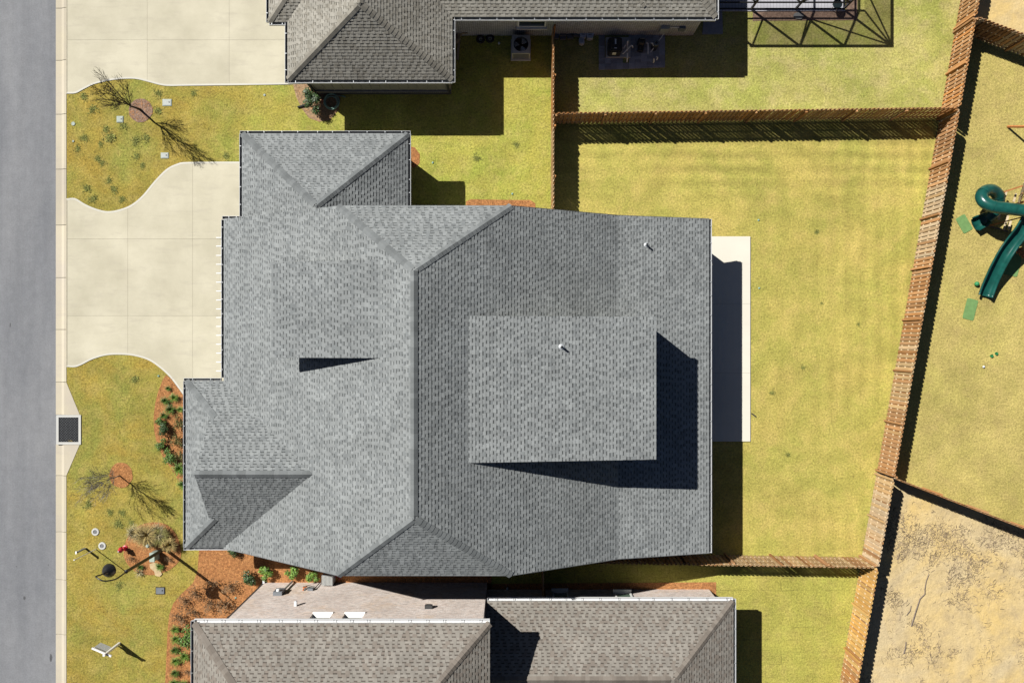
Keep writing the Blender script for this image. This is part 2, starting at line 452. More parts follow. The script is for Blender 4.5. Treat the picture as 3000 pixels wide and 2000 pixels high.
# ------------------------------------------------------------------ mesh helpers
class MB:
    def __init__(s):
        s.v, s.f, s.t, s.mi = [], [], [], []

    def poly(s, pts, tone=1.0, mi=0):
        b = len(s.v)
        s.v.extend([tuple(p) for p in pts])
        s.f.append(tuple(range(b, b + len(pts))))
        s.t.append(tone)
        s.mi.append(mi)

    def mesh(s, vs, fs, tone=1.0, mi=0):
        b = len(s.v)
        s.v.extend([tuple(p) for p in vs])
        for f in fs:
            s.f.append(tuple(b + i for i in f))
            s.t.append(tone)
            s.mi.append(mi)

    def box(s, c, size, rz=0.0, mi=0, tone=1.0, M=None):
        hx, hy, hz = size[0] / 2, size[1] / 2, size[2] / 2
        vs = [Vector((x, y, z)) for z in (-hz, hz) for y in (-hy, hy) for x in (-hx, hx)]
        if M is None:
            M = Matrix.Translation(Vector(c)) @ Matrix.Rotation(rz, 4, 'Z')
        s.mesh([M @ v for v in vs], [(0, 2, 3, 1), (4, 5, 7, 6), (0, 1, 5, 4), (2, 6, 7, 3), (0, 4, 6, 2), (1, 3, 7, 5)], tone, mi)

    def bar(s, a, b, w, h, mi=0, tone=1.0):
        """box from point a to point b, w across, h up"""
        a, b = Vector(a), Vector(b)
        x = (b - a)
        L = x.length
        x.normalize()
        up = Vector((0, 0, 1)) if abs(x.z) < 0.98 else Vector((0, 1, 0))
        y = up.cross(x).normalized()
        z = x.cross(y)
        M = Matrix((x, y, z)).transposed().to_4x4()
        M.translation = (a + b) / 2
        s.box(None, (L, w, h), mi=mi, tone=tone, M=M)

    def prism(s, poly, z0, z1, mi=0, tone=1.0):
        n = len(poly)
        vs = [(x, y, z0) for x, y in poly] + [(x, y, z1) for x, y in poly]
        fs = [tuple(range(n))[::-1], tuple(range(n, 2 * n))] + [(i, (i + 1) % n, n + (i + 1) % n, n + i) for i in range(n)]
        s.mesh(vs, fs, tone, mi)

    def slab3(s, pts, drop, mi=0, tone=1.0):
        """sloped polygon with a vertical thickness below it"""
        n = len(pts)
        vs = [tuple(p) for p in pts] + [(p[0], p[1], p[2] - drop) for p in pts]
        fs = [tuple(range(n)), tuple(range(n, 2 * n))[::-1]] + [(i, n + i, n + (i + 1) % n, (i + 1) % n) for i in range(n)]
        s.mesh(vs, fs, tone, mi)

    def tube(s, path, rad, n=8, mi=0, tone=1.0, cap=True):
        path = [Vector(p) for p in path]
        if not isinstance(rad, (list, tuple)):
            rad = [rad] * len(path)
        vs, fs = [], []
        up = None
        for i, p in enumerate(path):
            t = (path[min(i + 1, len(path) - 1)] - path[max(i - 1, 0)]).normalized()
            if up is None:
                up = Vector((0, 0, 1)) if abs(t.z) < 0.9 else Vector((1, 0, 0))
            a = t.cross(up).normalized()
            up = a.cross(t).normalized()
            for k in range(n):
                an = 2 * math.pi * k / n
                vs.append(p + (a * math.cos(an) + up * math.sin(an)) * rad[i])
        for i in range(len(path) - 1):
            for k in range(n):
                fs.append((i * n + k, i * n + (k + 1) % n, (i + 1) * n + (k + 1) % n, (i + 1) * n + k))
        if cap:
            fs.append(tuple(range(n))[::-1])
            fs.append(tuple((len(path) - 1) * n + k for k in range(n)))
        s.mesh(vs, fs, tone, mi)

    def lathe(s, c, prof, n=16, mi=0, tone=1.0):
        """prof: list of (radius, z)"""
        vs, fs = [], []
        for r, z in prof:
            for k in range(n):
                an = 2 * math.pi * k / n
                vs.append((c[0] + r * math.cos(an), c[1] + r * math.sin(an), c[2] + z))
        for i in range(len(prof) - 1):
            for k in range(n):
                fs.append((i * n + k, i * n + (k + 1) % n, (i + 1) * n + (k + 1) % n, (i + 1) * n + k))
        fs.append(tuple((len(prof) - 1) * n + k for k in range(n)))
        s.mesh(vs, fs, tone, mi)

    def data(s, name, mats, smooth=False):
        me = bpy.data.meshes.new(name)
        me.from_pydata(s.v, [], s.f)
        for m in (mats if isinstance(mats, (list, tuple)) else [mats]):
            me.materials.append(MATS[m])
        a = me.attributes.new('tone', 'FLOAT', 'FACE')
        a.data.foreach_set('value', s.t)
        if any(s.mi):
            me.polygons.foreach_set('material_index', s.mi)
        if smooth:
            me.polygons.foreach_set('use_smooth', [True] * len(s.f))
        me.update()
        return me

    def obj(s, name, mats, parent=None, smooth=False, **kw):
        return link(name, s.data(name, mats, smooth), parent, None, **kw)


WM = {}


def link(name, data, parent=None, M=None, **kw):
    o = bpy.data.objects.new(name, data)
    COL.objects.link(o)
    M = M or Matrix.Identity(4)
    WM[o.name] = M
    if parent is not None:
        o.parent = parent
        o.matrix_basis = WM[parent.name].inverted() @ M
    else:
        o.matrix_basis = M
    for k, v in kw.items():
        if v is not None:
            o[k] = v
    return o


def thing(name, loc, label, category, group=None):
    return link(name, None, None, Matrix.Translation(Vector(loc)), label=label, category=category, group=group)


def place(name, data, loc, rz=0.0, sc=1.0, parent=None, **kw):
    M = Matrix.Translation(Vector(loc)) @ Matrix.Rotation(rz, 4, 'Z') @ Matrix.Scale(sc, 4)
    return link(name, data, parent, M, **kw)


def sheet(name, pts, z, mat, **kw):
    b = MB()
    b.poly([(x, y, z) for x, y in pts])
    return b.obj(name, mat, kind='structure', **kw)


def clip(poly, nx, ny, c):
    """keep points with nx*x+ny*y>=c"""
    out = []
    for i in range(len(poly)):
        a, b = poly[i], poly[(i + 1) % len(poly)]
        da, db = nx * a[0] + ny * a[1] - c, nx * b[0] + ny * b[1] - c
        if da >= 0:
            out.append(a)
        if (da >= 0) != (db >= 0):
            t = da / (da - db)
            out.append((a[0] + t * (b[0] - a[0]), a[1] + t * (b[1] - a[1])))
    return out


def spline(pts, k=6):
    out = []
    for i in range(len(pts) - 1):
        p0, p1, p2, p3 = pts[max(i - 1, 0)], pts[i], pts[i + 1], pts[min(i + 2, len(pts) - 1)]
        for j in range(k):
            t = j / k
            out.append(tuple(0.5 * (2 * b + (c - a) * t + (2 * a - 5 * b + 4 * c - d_) * t * t + (3 * b - a - 3 * c + d_) * t ** 3)
                             for a, b, c, d_ in zip(p0, p1, p2, p3)))
    out.append(tuple(pts[-1]))
    return out


def inside(poly, x, y):
    r = False
    for i in range(len(poly)):
        (x1, y1), (x2, y2) = poly[i], poly[i - 1]
        if (y1 > y) != (y2 > y) and x < (x2 - x1) * (y - y1) / (y2 - y1) + x1:
            r = not r
    return r


# ------------------------------------------------------------------ the setting: ground, road, lawns
sheet('ground', [(-300, -300), (300, -300), (300, 300), (-300, 300)], -0.30, 'lawn_side')
XK0, XK1 = G(161, 0)[0], G(195, 0)[0]
sheet('road', [(-34, -300), (XK0 + 0.02, -300), (XK0 + 0.02, 300), (-34, 300)], -0.085, 'asphalt')
sheet('lawn', [(XK1 - 0.05, -300), (300, -300), (300, 300), (XK1 - 0.05, 300)], 0.0, 'lawn_side')
sheet('lawn_across_road', [(-300, -300), (-34.6, -300), (-34.6, 300), (-300, 300)], 0.0, 'lawn_side')


def fx(y, off=0.0):          # foot of the long back fence at a given photo row
    return 2615 - 0.1773 * (y - 1124) + off


sheet('back_lawn', [G(1618, 363), G(fx(346), 346), G(fx(1632), 1632), G(1618, 1618)], 0.004, 'lawn_back')
sheet('north_back_lawn', [G(1618, 361), G(1618, -400), G(fx(-400), -400), G(fx(345), 345)], 0.004, 'lawn_north')
sheet('south_back_lawn', [G(fx(1633), 1633), G(fx(2600), 2600), G(1590, 2600), G(1590, 1620)], 0.004, 'lawn_sod')
sheet('play_lawn', [G(fx(91), 91), G(3800, 456), G(3800, 1862), G(fx(1381), 1381)], 0.004, 'lawn_play')
sheet('sandy_lot', [G(fx(1382), 1382), G(3800, 1863), G(3800, 2900), G(fx(2900), 2900)], 0.004, 'sandy_soil')
sheet('sandy_lot_north', [G(fx(90), 90), G(fx(-600), -600), G(3800, -600), G(3800, 455)], 0.004, 'sandy_soil')

# kerb: cast sections with a rolled profile, a joint between each two
kerb = MB()
kerb.box(((XK0 + XK1) / 2, 0, -0.2), (XK1 - XK0 - 0.02, 500, 0.2))
kerb = kerb.obj('kerb', 'joint_dark', kind='structure')
YJ = [23, 176, 334, 495, 659, 813, 965, 1119, 1215]
YJ2 = [1301, 1393, 1558, 1698, 1858]
stops = [-444, -288, -132] + YJ
segs = [(stops[i], stops[i + 1]) for i in range(len(stops) - 1)] + [(YJ2[i], YJ2[i + 1]) for i in range(len(YJ2) - 1)] + [(1858, 2016), (2016, 2172), (2172, 2330)]
for ya, yb in segs:
    flare = {(1119, 1215): (0.0, 0.67), (1301, 1393): (0.67, 0.0)}.get((ya, yb), (0, 0))
    b = MB()
    prof = [(0.0, -0.075), (0.30, -0.066), (0.40, -0.02), (0.46, 0.012), (0.58, 0.016)]
    y0, y1 = G(0, ya)[1] - 0.012, G(0, yb)[1] + 0.012
    for i in range(len(prof) - 1):
        (xa, za), (xb, zb) = prof[i], prof[i + 1]
        l = i == len(prof) - 2
        b.poly([(XK0 + xa, y1, za), (XK0 + xb + (flare[1] if l else 0), y1, zb), (XK0 + xb + (flare[0] if l else 0), y0, zb), (XK0 + xa, y0, za)])
    b.obj('kerb_section', 'concrete_kerb', kerb)

# storm drain
gx, gy = G(202, 1258)
sd = thing('storm_drain', (gx, gy, 0), 'storm drain with black honeycomb grate set in the kerb', 'drain')
b = MB()
W2, L2 = 0.62, 0.74
for c, sz in (((gx, gy + L2 - 0.06, 0.012), (2 * W2, 0.12, 0.06)), ((gx, gy - L2 + 0.06, 0.012), (2 * W2, 0.12, 0.06)),
              ((gx - W2 + 0.06, gy, 0.012), (0.12, 2 * L2 - 0.24, 0.06)), ((gx + W2 - 0.06, gy, 0.012), (0.12, 2 * L2 - 0.24, 0.06))):
    b.box(c, sz)
b.obj('frame', 'concrete_pale', sd)
b = MB()
b.box((gx, gy, -0.001), (2 * W2 - 0.1, 2 * L2 - 0.1, 0.02))
b.obj('pit_floor', 'black_metal', sd)
b = MB()
nr, nc = 18, 7
for r in range(nr + 1):
    y = gy - L2 + 0.13 + (2 * L2 - 0.26) * r / nr
    b.box((gx, y, 0.01), (2 * W2 - 0.24, 0.012, 0.03))
    if r < nr:
        for c in range(nc + 1):
            x = gx - W2 + 0.13 + (2 * W2 - 0.26) * (c + (0.5 if r % 2 else 0)) / (nc + 0.5)
            b.box((x, y + (2 * L2 - 0.26) / nr / 2, 0.011), (0.014, (2 * L2 - 0.26) / nr - 0.014, 0.03), mi=1)
b.obj('grate', ['black_metal', 'grey_plastic'], sd)
b = MB()
for i in range(24):
    a = R.uniform(0, 6.28)
    p = Vector((gx + 0.08 + R.gauss(0, 0.05), gy - L2 + 0.15, 0.03))
    q = p + Vector((math.cos(a), abs(math.sin(a)), 0.5)) * 0.1
    b.poly([p, p + Vector((0.02, 0, 0)), q], R.uniform(0.6, 1.3))
b.obj('grass_tuft', 'straw_blade', sd)


def paved(name, outline, xs, ys, z, mat, edge=None, edgemat='concrete_edge', joint=0.004):
    base = sheet(name, [G(*p) for p in outline], z - 0.012, 'joint_dark')
    xs = [-900] + xs + [3900]
    ys = [-900] + ys + [3900]
    for i in range(len(xs) - 1):
        for j in range(len(ys) - 1):
            pl = [G(*p) for p in outline]
            x0, x1 = G(xs[i], 0)[0] + joint, G(xs[i + 1], 0)[0] - joint
            y1, y0 = G(0, ys[j])[1] - joint, G(0, ys[j + 1])[1] + joint
            for nx, ny, c in ((1, 0, x0), (-1, 0, -x1), (0, 1, y0), (0, -1, -y1)):
                pl = clip(pl, nx, ny, c) if pl else pl
            if len(pl) >= 3:
                bb = MB()
                bb.prism(pl[::-1] if area(pl) < 0 else pl, z - 0.011, z)
                bb.obj('slab', mat, base)
    for e in edge or []:
        pts = [Vector((*G(*p), z + 0.004)) for p in e]
        bb = MB()
        for i in range(len(pts) - 1):
            d0 = (pts[min(i + 1, len(pts) - 1)] - pts[max(i - 1, 0)]).normalized()
            d1 = (pts[min(i + 2, len(pts) - 1)] - pts[i]).normalized()
            n0, n1 = Vector((d0.y, -d0.x, 0)), Vector((d1.y, -d1.x, 0))
            bb.poly([pts[i], pts[i + 1], pts[i + 1] + n1 * 0.09, pts[i] + n0 * 0.09][::-1])
        bb.obj('trowelled_edge', edgemat, base)
    return base


def area(p):
    return sum(p[i - 1][0] * p[i][1] - p[i][0] * p[i - 1][1] for i in range(len(p))) / 2


north_edge = spline([(195, 582), (221, 581), (250, 598), (283, 612), (316, 619), (350, 614), (385, 600), (418, 573), (452, 532),
                     (488, 496), (520, 480), (555, 475), (720, 474)], 4)
south_edge = spline([(560, 1200), (545, 1168), (522, 1135), (498, 1104), (470, 1078), (438, 1056), (402, 1044), (365, 1039), (315, 1040),
                     (272, 1052), (238, 1069), (219, 1075), (195, 1074)], 4)
paved('driveway', north_edge + [(735, 474), (735, 1130), (600, 1130), (590, 1200)] + south_edge, [375, 565], [700, 925], 0.026, 'concrete_drive',
      [north_edge, south_edge])
nd_edge = spline([(940, 245), (800, 249), (560, 252), (500, 253), (470, 250), (432, 240), (395, 232), (350, 233), (310, 239), (275, 248),
                  (246, 262), (222, 274), (195, 275)], 4)
paved('driveway_north', [(195, -700), (940, -700)] + nd_edge, [432, 672], [-220, 118], 0.026, 'concrete_drive', [nd_edge])
for pp in ([(195, 585), (198, 585), (198, 1072), (195, 1072)], [(195, -700), (198, -700), (198, 273), (195, 273)]):
    sheet('expansion_joint', [G(*p) for p in pp], 0.032, 'joint_dark')
paved('patio', [(1800, 693), (2197, 693), (2197, 1292), (1800, 1292)], [], [890, 1092], 0.07, 'concrete_patio')
b = MB()
x0, y0 = G(1800, 1292)
x1, y1 = G(2197, 693)
b.box(((x0 + x1) / 2, (y0 + y1) / 2, 0.024), (x1 - x0 - 0.01, y1 - y0 - 0.01, 0.06))
b.obj('patio_footing', 'concrete_patio', kind='structure')

for px, py, rx, ry, z in ((68, 1752, 4.5, 6, -0.081), (45, 1660, 2, 2, -0.081), (146, 1925, 5, 14, -0.081), (139, 1655, 2, 2, -0.081), (27, 952, 2, 8, -0.081)):
    pl = [G(px + rx * R.uniform(0.6, 1.1) * math.cos(t * 0.628), py + ry * R.uniform(0.6, 1.1) * math.sin(t * 0.628)) for t in range(10)]
    sheet('oil_stain', pl[::-1], z, 'stain_dark')
# mulch beds
front_bed = [(487, 1098), (500, 1108), (524, 1139), (547, 1172), (600, 1175), (600, 1480), (560, 1480), (540, 1440), (522, 1405), (500, 1370), (478, 1336),
             (461, 1303), (452, 1262), (450, 1225), (455, 1180), (466, 1140), (477, 1112)]
south_bed = [(586, 1560), (583, 1615), (579, 1670), (566, 1706), (532, 1738), (508, 1766), (496, 1800), (491, 1850), (488, 1920), (484, 2000), (480, 2200),
             (800, 2200), (800, 1712), (1440, 1735), (1440, 1600), (900, 1540)]
island = spline([(447 + 84 * math.cos(a) * (1 + 0.05 * math.sin(3 * a)), 1606 + 79 * math.sin(a) * (1 + 0.04 * math.cos(2 * a + 1)))
                 for a in [i * math.pi / 10 for i in range(21)]], 2)[:-1]
ring1 = [(412 + 35 * math.cos(i * math.pi / 12) + R.uniform(-1, 1), 324 + 35 * math.sin(i * math.pi / 12) + R.uniform(-1, 1)) for i in range(24)]
ring2 = [(355 + 34 * math.cos(i * math.pi / 12) + R.uniform(-1, 1), 1391 + 37 * math.sin(i * math.pi / 12) + R.uniform(-1, 1)) for i in range(24)]
hose_bed = [(858, 246), (930, 246), (1000, 275), (992, 322), (966, 352), (935, 357), (905, 346), (884, 318), (868, 285)]
strip_bed = [(1365, 590), (1380, 584), (1440, 585), (1500, 586), (1553, 586), (1568, 596), (1570, 625), (1365, 625)]
gar_bed = [(1180, 425), (1215, 432), (1230, 452), (1229, 478), (1215, 492), (1180, 480)]
side_bed = [(1430, 1709), (1960, 1705), (2098, 1704), (2098, 1745), (2075, 1745), (2075, 1728), (1430, 1728)]
BEDS = {}
for nm, pl, mt, z in (('front_mulch_bed', front_bed, 'pine_straw', 0.016), ('south_mulch_bed', south_bed, 'pine_straw', 0.016),
                      ('island_mulch_bed', island, 'pine_straw', 0.016), ('pale_mulch_ring', ring1, 'pink_mulch', 0.016),
                      ('red_mulch_ring', ring2, 'pine_straw', 0.016), ('tan_mulch_bed', hose_bed, 'tan_mulch', 0.016),
                      ('house_mulch_strip', strip_bed, 'pine_straw', 0.012), ('garage_mulch_patch', gar_bed, 'pine_straw', 0.012),
                      ('south_house_mulch_strip', side_bed, 'pine_straw', 0.016)):
    BEDS[nm] = pl
    sheet(nm, [G(*p) for p in pl], z, mt)
b = MB()
dens = {'front_mulch_bed': 70, 'south_mulch_bed': 45, 'island_mulch_bed': 90, 'red_mulch_ring': 120, 'pale_mulch_ring': 110, 'tan_mulch_bed': 60, 'house_mulch_strip': 70,
        'south_house_mulch_strip': 50, 'garage_mulch_patch': 70}
for nm, pl in BEDS.items():
    g = [G(*p) for p in pl]
    xs, ys = [p[0] for p in g], [p[1] for p in g]
    ar = (max(xs) - min(xs)) * (max(ys) - min(ys))
    for _ in range(int(ar * dens[nm])):
        x, y = R.uniform(min(xs), max(xs)) + R.gauss(0, 0.02), R.uniform(min(ys), max(ys)) + R.gauss(0, 0.02)
        if not inside(g, x, y) or y < -18:
            continue
        a, l, w = R.uniform(0, 6.28), R.uniform(0.10, 0.24), R.uniform(0.004, 0.009)
        dx, dy = math.cos(a) * l / 2, math.sin(a) * l / 2
        wx, wy = -math.sin(a) * w, math.cos(a) * w
        z0, z1 = R.uniform(0.02, 0.05), R.uniform(0.02, 0.05)
        b.poly([(x - dx, y - dy, z0), (x + dx, y + dy, z1), (x + dx + wx, y + dy + wy, z1), (x - dx + wx, y - dy + wy, z0)], R.choice((0.45, 0.7, 1.0, 1.3, 1.7)))
b.obj('pine_straw_litter', 'pine_needle', kind='stuff', label='orange pine straw scattered over the mulch beds')

# dry brush on the sandy lot
b = MB()
lot = [G(fx(1390), 1390), G(3060, 1585), G(3060, 2040), G(fx(2040), 2040)]
clumps = [(2720, 1560, 60, 260), (2800, 1600, 70, 420), (2880, 1640, 70, 420), (2760, 1640, 60, 260), (2640, 1600, 40, 200), (2930, 1740, 40, 300), (2690, 1830, 16, 160),
          (2620, 1780, 20, 60), (2980, 1850, 30, 200), (2960, 1900, 40, 200), (2700, 1985, 22, 120), (2890, 1830, 18, 130), (2850, 1660, 14, 140), (2930, 1650, 16, 160), (2610, 1720, 25, 110),
          (2790, 1830, 12, 60), (2660, 1450, 25, 120), (2760, 1500, 40, 220), (2600, 1660, 25, 90), (2870, 1560, 50, 200), (2850, 1960, 60, 60)]


def strand(b, x, y, tone, l):
    a = R.uniform(0, 6.28)
    bend = R.uniform(-1.6, 1.6)
    w = R.uniform(0.003, 0.008)
    p = Vector((x, y, R.uniform(0.01, 0.05)))
    for k in range(3):
        q = p + Vector((math.cos(a), math.sin(a), R.uniform(-0.1, 0.25))) * (l / 3)
        nn = Vector((-math.sin(a), math.cos(a), 0)) * w
        b.poly([p - nn, q - nn, q + nn, p + nn], tone)
        p = q
        a += bend / 3


cnt_ = 0
while cnt_ < 5200:
    px, py = R.uniform(2480, 3030), R.uniform(1395, 2015)
    x, y = G(px, py)
    d_ = mnoise.fractal(Vector((x * 0.55, y * 0.55, 3.1)), 1.0, 2.0, 4) + 0.45 * mnoise.noise(Vector((x * 2.1, y * 2.1, 7.7)))
    band = max(0.0, 1.0 - abs(py - (1600 + 0.12 * (px - 2750))) / 150.0) * 0.55
    near = max([0.0] + [1.0 - math.hypot(px - c_[0], py - c_[1]) / 26.0 for c_ in ((2695, 1832), (2930, 1745), (2890, 1828), (2700, 1990), (2985, 1870), (2940, 1660), (2852, 1665))]) * 0.9
    if d_ + band + near + R.gauss(0, 0.18) < 0.42:
        if R.random() < 0.985:
            continue
    cnt_ += 1
    if inside(lot, x, y):
        strand(b, x, y, R.choice((0.55, 0.8, 1.1, 1.5, 2.0)), R.uniform(0.07, 0.24))
b.obj('dry_brush', 'dry_twig', kind='stuff', label='dry brown brush lying on the sandy lot')
for nm, pts, r, lb in (('fallen_branch', [(2668, 1832), (2680, 1790), (2694, 1752), (2708, 1738), (2707, 1722), (2712, 1700), (2720, 1680)], 0.035, 'long broken grey branch lying on the sandy lot'),
                       ('fallen_stick', [(2646, 1912), (2650, 1895), (2653, 1878)], 0.03, 'short straight stick on bare sand below the long branch'),
                       ('fallen_stick', [(2654, 1800), (2664, 1786), (2668, 1772)], 0.02, 'thin curved stick on bare sand left of the long branch')):
    b = MB()
    b.tube([(*G(*p), 0.06 + 0.02 * math.sin(i * 2)) for i, p in enumerate(pts)], [r * (1 - 0.08 * i) for i in range(len(pts))], 6)
    b.obj(nm, 'log_brown', label=lb, category='branch')


# ------------------------------------------------------------------ roofs
EXP = 0.143
TABW = (0.12, 0.155, 0.19)
TONES = (0.82, 0.97, 1.07)
SMESH = {}


def single_mesh(mat, wi, ti):
    k = (mat, wi, ti)
    if k not in SMESH:
        b = MB()
        tab_geo(b, [(0, 0), (TABW[wi], 0), (TABW[wi], EXP), (0, EXP)], 0, lambda u, v, h: Vector((u, v, h)), TONES[ti])
        SMESH[k] = b.data('shingle', mat)
    return SMESH[k]


def tab_geo(b, pl, v0, X, tone, h0=0.025, h1=0.010, sides=True):
    def hh(v):
        return h0 + (h1 - h0) * (v - v0) / EXP
    top = [X(u, v, hh(v)) for u, v in pl]
    b.poly(top, tone)
    for i in range(len(pl)):
        p, q = pl[i], pl[(i + 1) % len(pl)]
        butt = abs(p[1] - v0) < 1e-6 and abs(q[1] - v0) < 1e-6
        head = abs(p[1] - v0 - EXP) < 1e-6 and abs(q[1] - v0 - EXP) < 1e-6
        if head or (not sides and not butt):
            continue
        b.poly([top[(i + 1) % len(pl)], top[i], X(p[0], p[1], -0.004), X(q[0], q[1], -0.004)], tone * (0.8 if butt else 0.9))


def frame_of(pts):
    pts = [Vector(p) for p in pts]
    nrm = Vector((0, 0, 0))
    for i in range(len(pts)):
        a, b_ = pts[i], pts[(i + 1) % len(pts)]
        nrm += a.cross(b_)
    nrm.normalize()
    if nrm.z < 0:
        nrm = -nrm
        pts = pts[::-1]
    v = (Vector((0, 0, 1)) - nrm * nrm.z).normalized()
    u = v.cross(nrm)
    return pts, u, v, nrm


class Roof:
    def __init__(s, house, mat, name='roof', capmat=None):
        s.house, s.mat = house, mat
        s.deck = MB()
        s.pieces = []
        s.caps = []
        s.name = name
        s.planes = []

    def plane(s, pts, drop=0.16, shingled=True, vis=None):
        pts, u, v, nrm = frame_of(pts)
        s.deck.slab3([tuple(p) for p in pts], drop)
        if not shingled:
            return
        o = min(pts, key=lambda p: p.z)
        pl = [((p - o).dot(u), (p - o).dot(v)) for p in pts]
        # half planes for the convex polygon
        hp = []
        for i in range(len(pl)):
            a, b_ = pl[i], pl[(i + 1) % len(pl)]
            nx, ny = -(b_[1] - a[1]), b_[0] - a[0]
            l = math.hypot(nx, ny)
            if l > 1e-6:
                hp.append((nx / l, ny / l, (nx * a[0] + ny * a[1]) / l))
        umin, umax = min(p[0] for p in pl), max(p[0] for p in pl)
        vmax = max(p[1] for p in pl)
        k = 0
        while k * EXP < vmax:
            v0, v1 = k * EXP, (k + 1) * EXP
            band = clip(clip(pl, 0, 1, v0), 0, -1, -v1)
            if band:
                ua, ub = min(p[0] for p in band), max(p[0] for p in band)
                uu = umin - R.uniform(0, 0.4) if False else ua - R.uniform(0, 0.3)
                tab = R.random() < 0.5
                while uu < ub:
                    wi = R.randrange(3)
                    w = TABW[wi] * (1.0 if tab else 0.92)
                    q = [(uu, v0), (uu + w, v0), (uu + w, v1), (uu, v1)]
                    full = all(nx * p[0] + ny * p[1] >= c - 1e-7 for p in q for nx, ny, c in hp)
                    c = (o + u * (uu + w / 2) + v * (v0 + EXP / 2))
                    if vis is None or vis(c):
                        s.pieces.append((tab, full, wi, uu, v0, w, hp, o, u, v, nrm, c))
                    uu += w
                    tab = not tab
            k += 1

    def cap(s, a, b_, n1, n2, half=0.15, step=0.2):
        s.caps.append((Vector(a), Vector(b_), Vector(n1), Vector(n2), half, step))

    def finish(s, singles=300, score=None):
        roof = s.deck.obj(s.name, 'deck_felt', s.house)

        def infr(c):
            x, y = 1500 + c.x * F / (H - c.z), 1000 - c.y * F / (H - c.z)
            return 12 < x < 2988 and 12 < y < 1988
        cand = [i for i, p in enumerate(s.pieces) if p[0] and p[1] and infr(p[11]) and (score is None or score(p[11]))]
        cand.sort(key=lambda i: -(s.pieces[i][11].z * 0.05 + TABW[s.pieces[i][2]] * 8 + R.uniform(0, 0.05)))
        one = set(cand[:singles])
        b = MB()
        for i, (tab, full, wi, uu, v0, w, hp, o, u, v, nrm, c) in enumerate(s.pieces):
            rr = R.random()
            ti = 0 if rr < 0.26 else (1 if rr < 0.72 else 2)
            if i in one:
                M = Matrix((u, v, nrm)).transposed().to_4x4()
                M.translation = o + u * uu + v * v0
                link('shingle', single_mesh(s.mat, wi, ti), roof, M)
                continue
            tone = TONES[ti] * R.uniform(0.96, 1.04)
            X = lambda a, bb, h: o + u * a + v * bb + nrm * h
            rects = [[(uu, v0), (uu + w, v0), (uu + w, v0 + EXP), (uu, v0 + EXP)]]
            if not tab:
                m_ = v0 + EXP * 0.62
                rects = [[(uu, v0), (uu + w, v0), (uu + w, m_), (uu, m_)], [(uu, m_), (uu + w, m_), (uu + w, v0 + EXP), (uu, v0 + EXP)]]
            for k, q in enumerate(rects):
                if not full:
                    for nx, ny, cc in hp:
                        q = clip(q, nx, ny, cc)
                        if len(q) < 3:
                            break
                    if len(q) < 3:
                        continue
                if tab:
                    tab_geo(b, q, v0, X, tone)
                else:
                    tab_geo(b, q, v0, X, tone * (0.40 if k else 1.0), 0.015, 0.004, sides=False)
        b.obj('shingle_field', s.mat, roof, kind='stuff')
        for a, b_, n1, n2, half, step in s.caps:
            if b_.z < a.z:
                a, b_ = b_, a
            dr = (b_ - a)
            L = dr.length
            dr.normalize()
            w = []
            for nn in (n1, n2):
                x = dr.cross(nn).normalized()
                if x.z > 0:
                    x = -x
                w.append(x)
            meshes = []
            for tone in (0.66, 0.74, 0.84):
                mb = MB()
                lo, hi = 0.055, 0.038
                n = (n1 + n2).normalized()
                A = [w[0] * half + n1 * (lo - 0.012), n * lo * 1.05, w[1] * half + n2 * (lo - 0.012)]
                B = [dr * (step * 1.15) + w[0] * half + n1 * (hi - 0.012), dr * (step * 1.15) + n * hi * 1.05, dr * (step * 1.15) + w[1] * half + n2 * (hi - 0.012)]
                e = [dr * 0 + w[0] * half - n1 * 0.0, w[1] * half - n2 * 0.0]
                mb.poly([A[0], A[1], B[1], B[0]], tone)
                mb.poly([A[1], A[2], B[2], B[1]], tone)
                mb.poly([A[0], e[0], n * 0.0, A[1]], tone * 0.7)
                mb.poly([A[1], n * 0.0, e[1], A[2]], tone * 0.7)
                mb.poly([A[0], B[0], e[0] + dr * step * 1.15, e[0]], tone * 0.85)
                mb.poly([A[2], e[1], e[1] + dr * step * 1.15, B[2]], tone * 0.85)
                meshes.append(mb.data('ridge_cap', s.mat))
            for k in range(int(L / step)):
                link('ridge_cap', R.choice(meshes), roof, Matrix.Translation(a + dr * step * k))
        return roof


def nrm_of(*pts):
    return frame_of(pts)[3]


def gutter(house, a, b_, out, mat='gutter_white', w=0.11, strap=0.78, drop=0.02, inner=1):
    a, b_, out = Vector(a), Vector(b_), Vector(out)
    z = Vector((0, 0, 1))
    b = MB()
    o0 = out * 0.012
    dn = -z * drop
    b.bar(a + o0 + out * (w / 2) + dn - z * 0.10, b_ + o0 + out * (w / 2) + dn - z * 0.10, w, 0.012, mi=inner)
    b.bar(a + o0 + out * (w + 0.007) + dn - z * 0.045, b_ + o0 + out * (w + 0.007) + dn - z * 0.045, 0.013, 0.13)
    b.bar(a + o0 + out * 0.006 + dn - z * 0.045, b_ + o0 + out * 0.006 + dn - z * 0.045, 0.008, 0.10, mi=inner)
    t = (b_ - a).normalized()
    for e, sg in ((a, 1), (b_, -1)):
        b.bar(e + t * sg * 0.008 + o0 + dn - z * 0.05, e + t * sg * 0.008 + o0 + out * w + dn - z * 0.05, 0.012, 0.10)
    g = b.obj('gutter', [mat, 'gutter_inner'], house)
    mb = MB()
    mb.bar(out * (w * 0.35), out * (w + 0.01), 0.028, 0.012)
    me = mb.data('gutter_hanger', 'galvanised' if inner else 'grey_plastic')
    L = (b_ - a).length
    k = max(2, int(L / strap))
    for i in range(k):
        p = a + t * (L * (i + 0.5) / k + R.uniform(-0.12, 0.12)) + o0 + dn + z * 0.028
        link('gutter_hanger', me, g, Matrix.Translation(p))
    return g


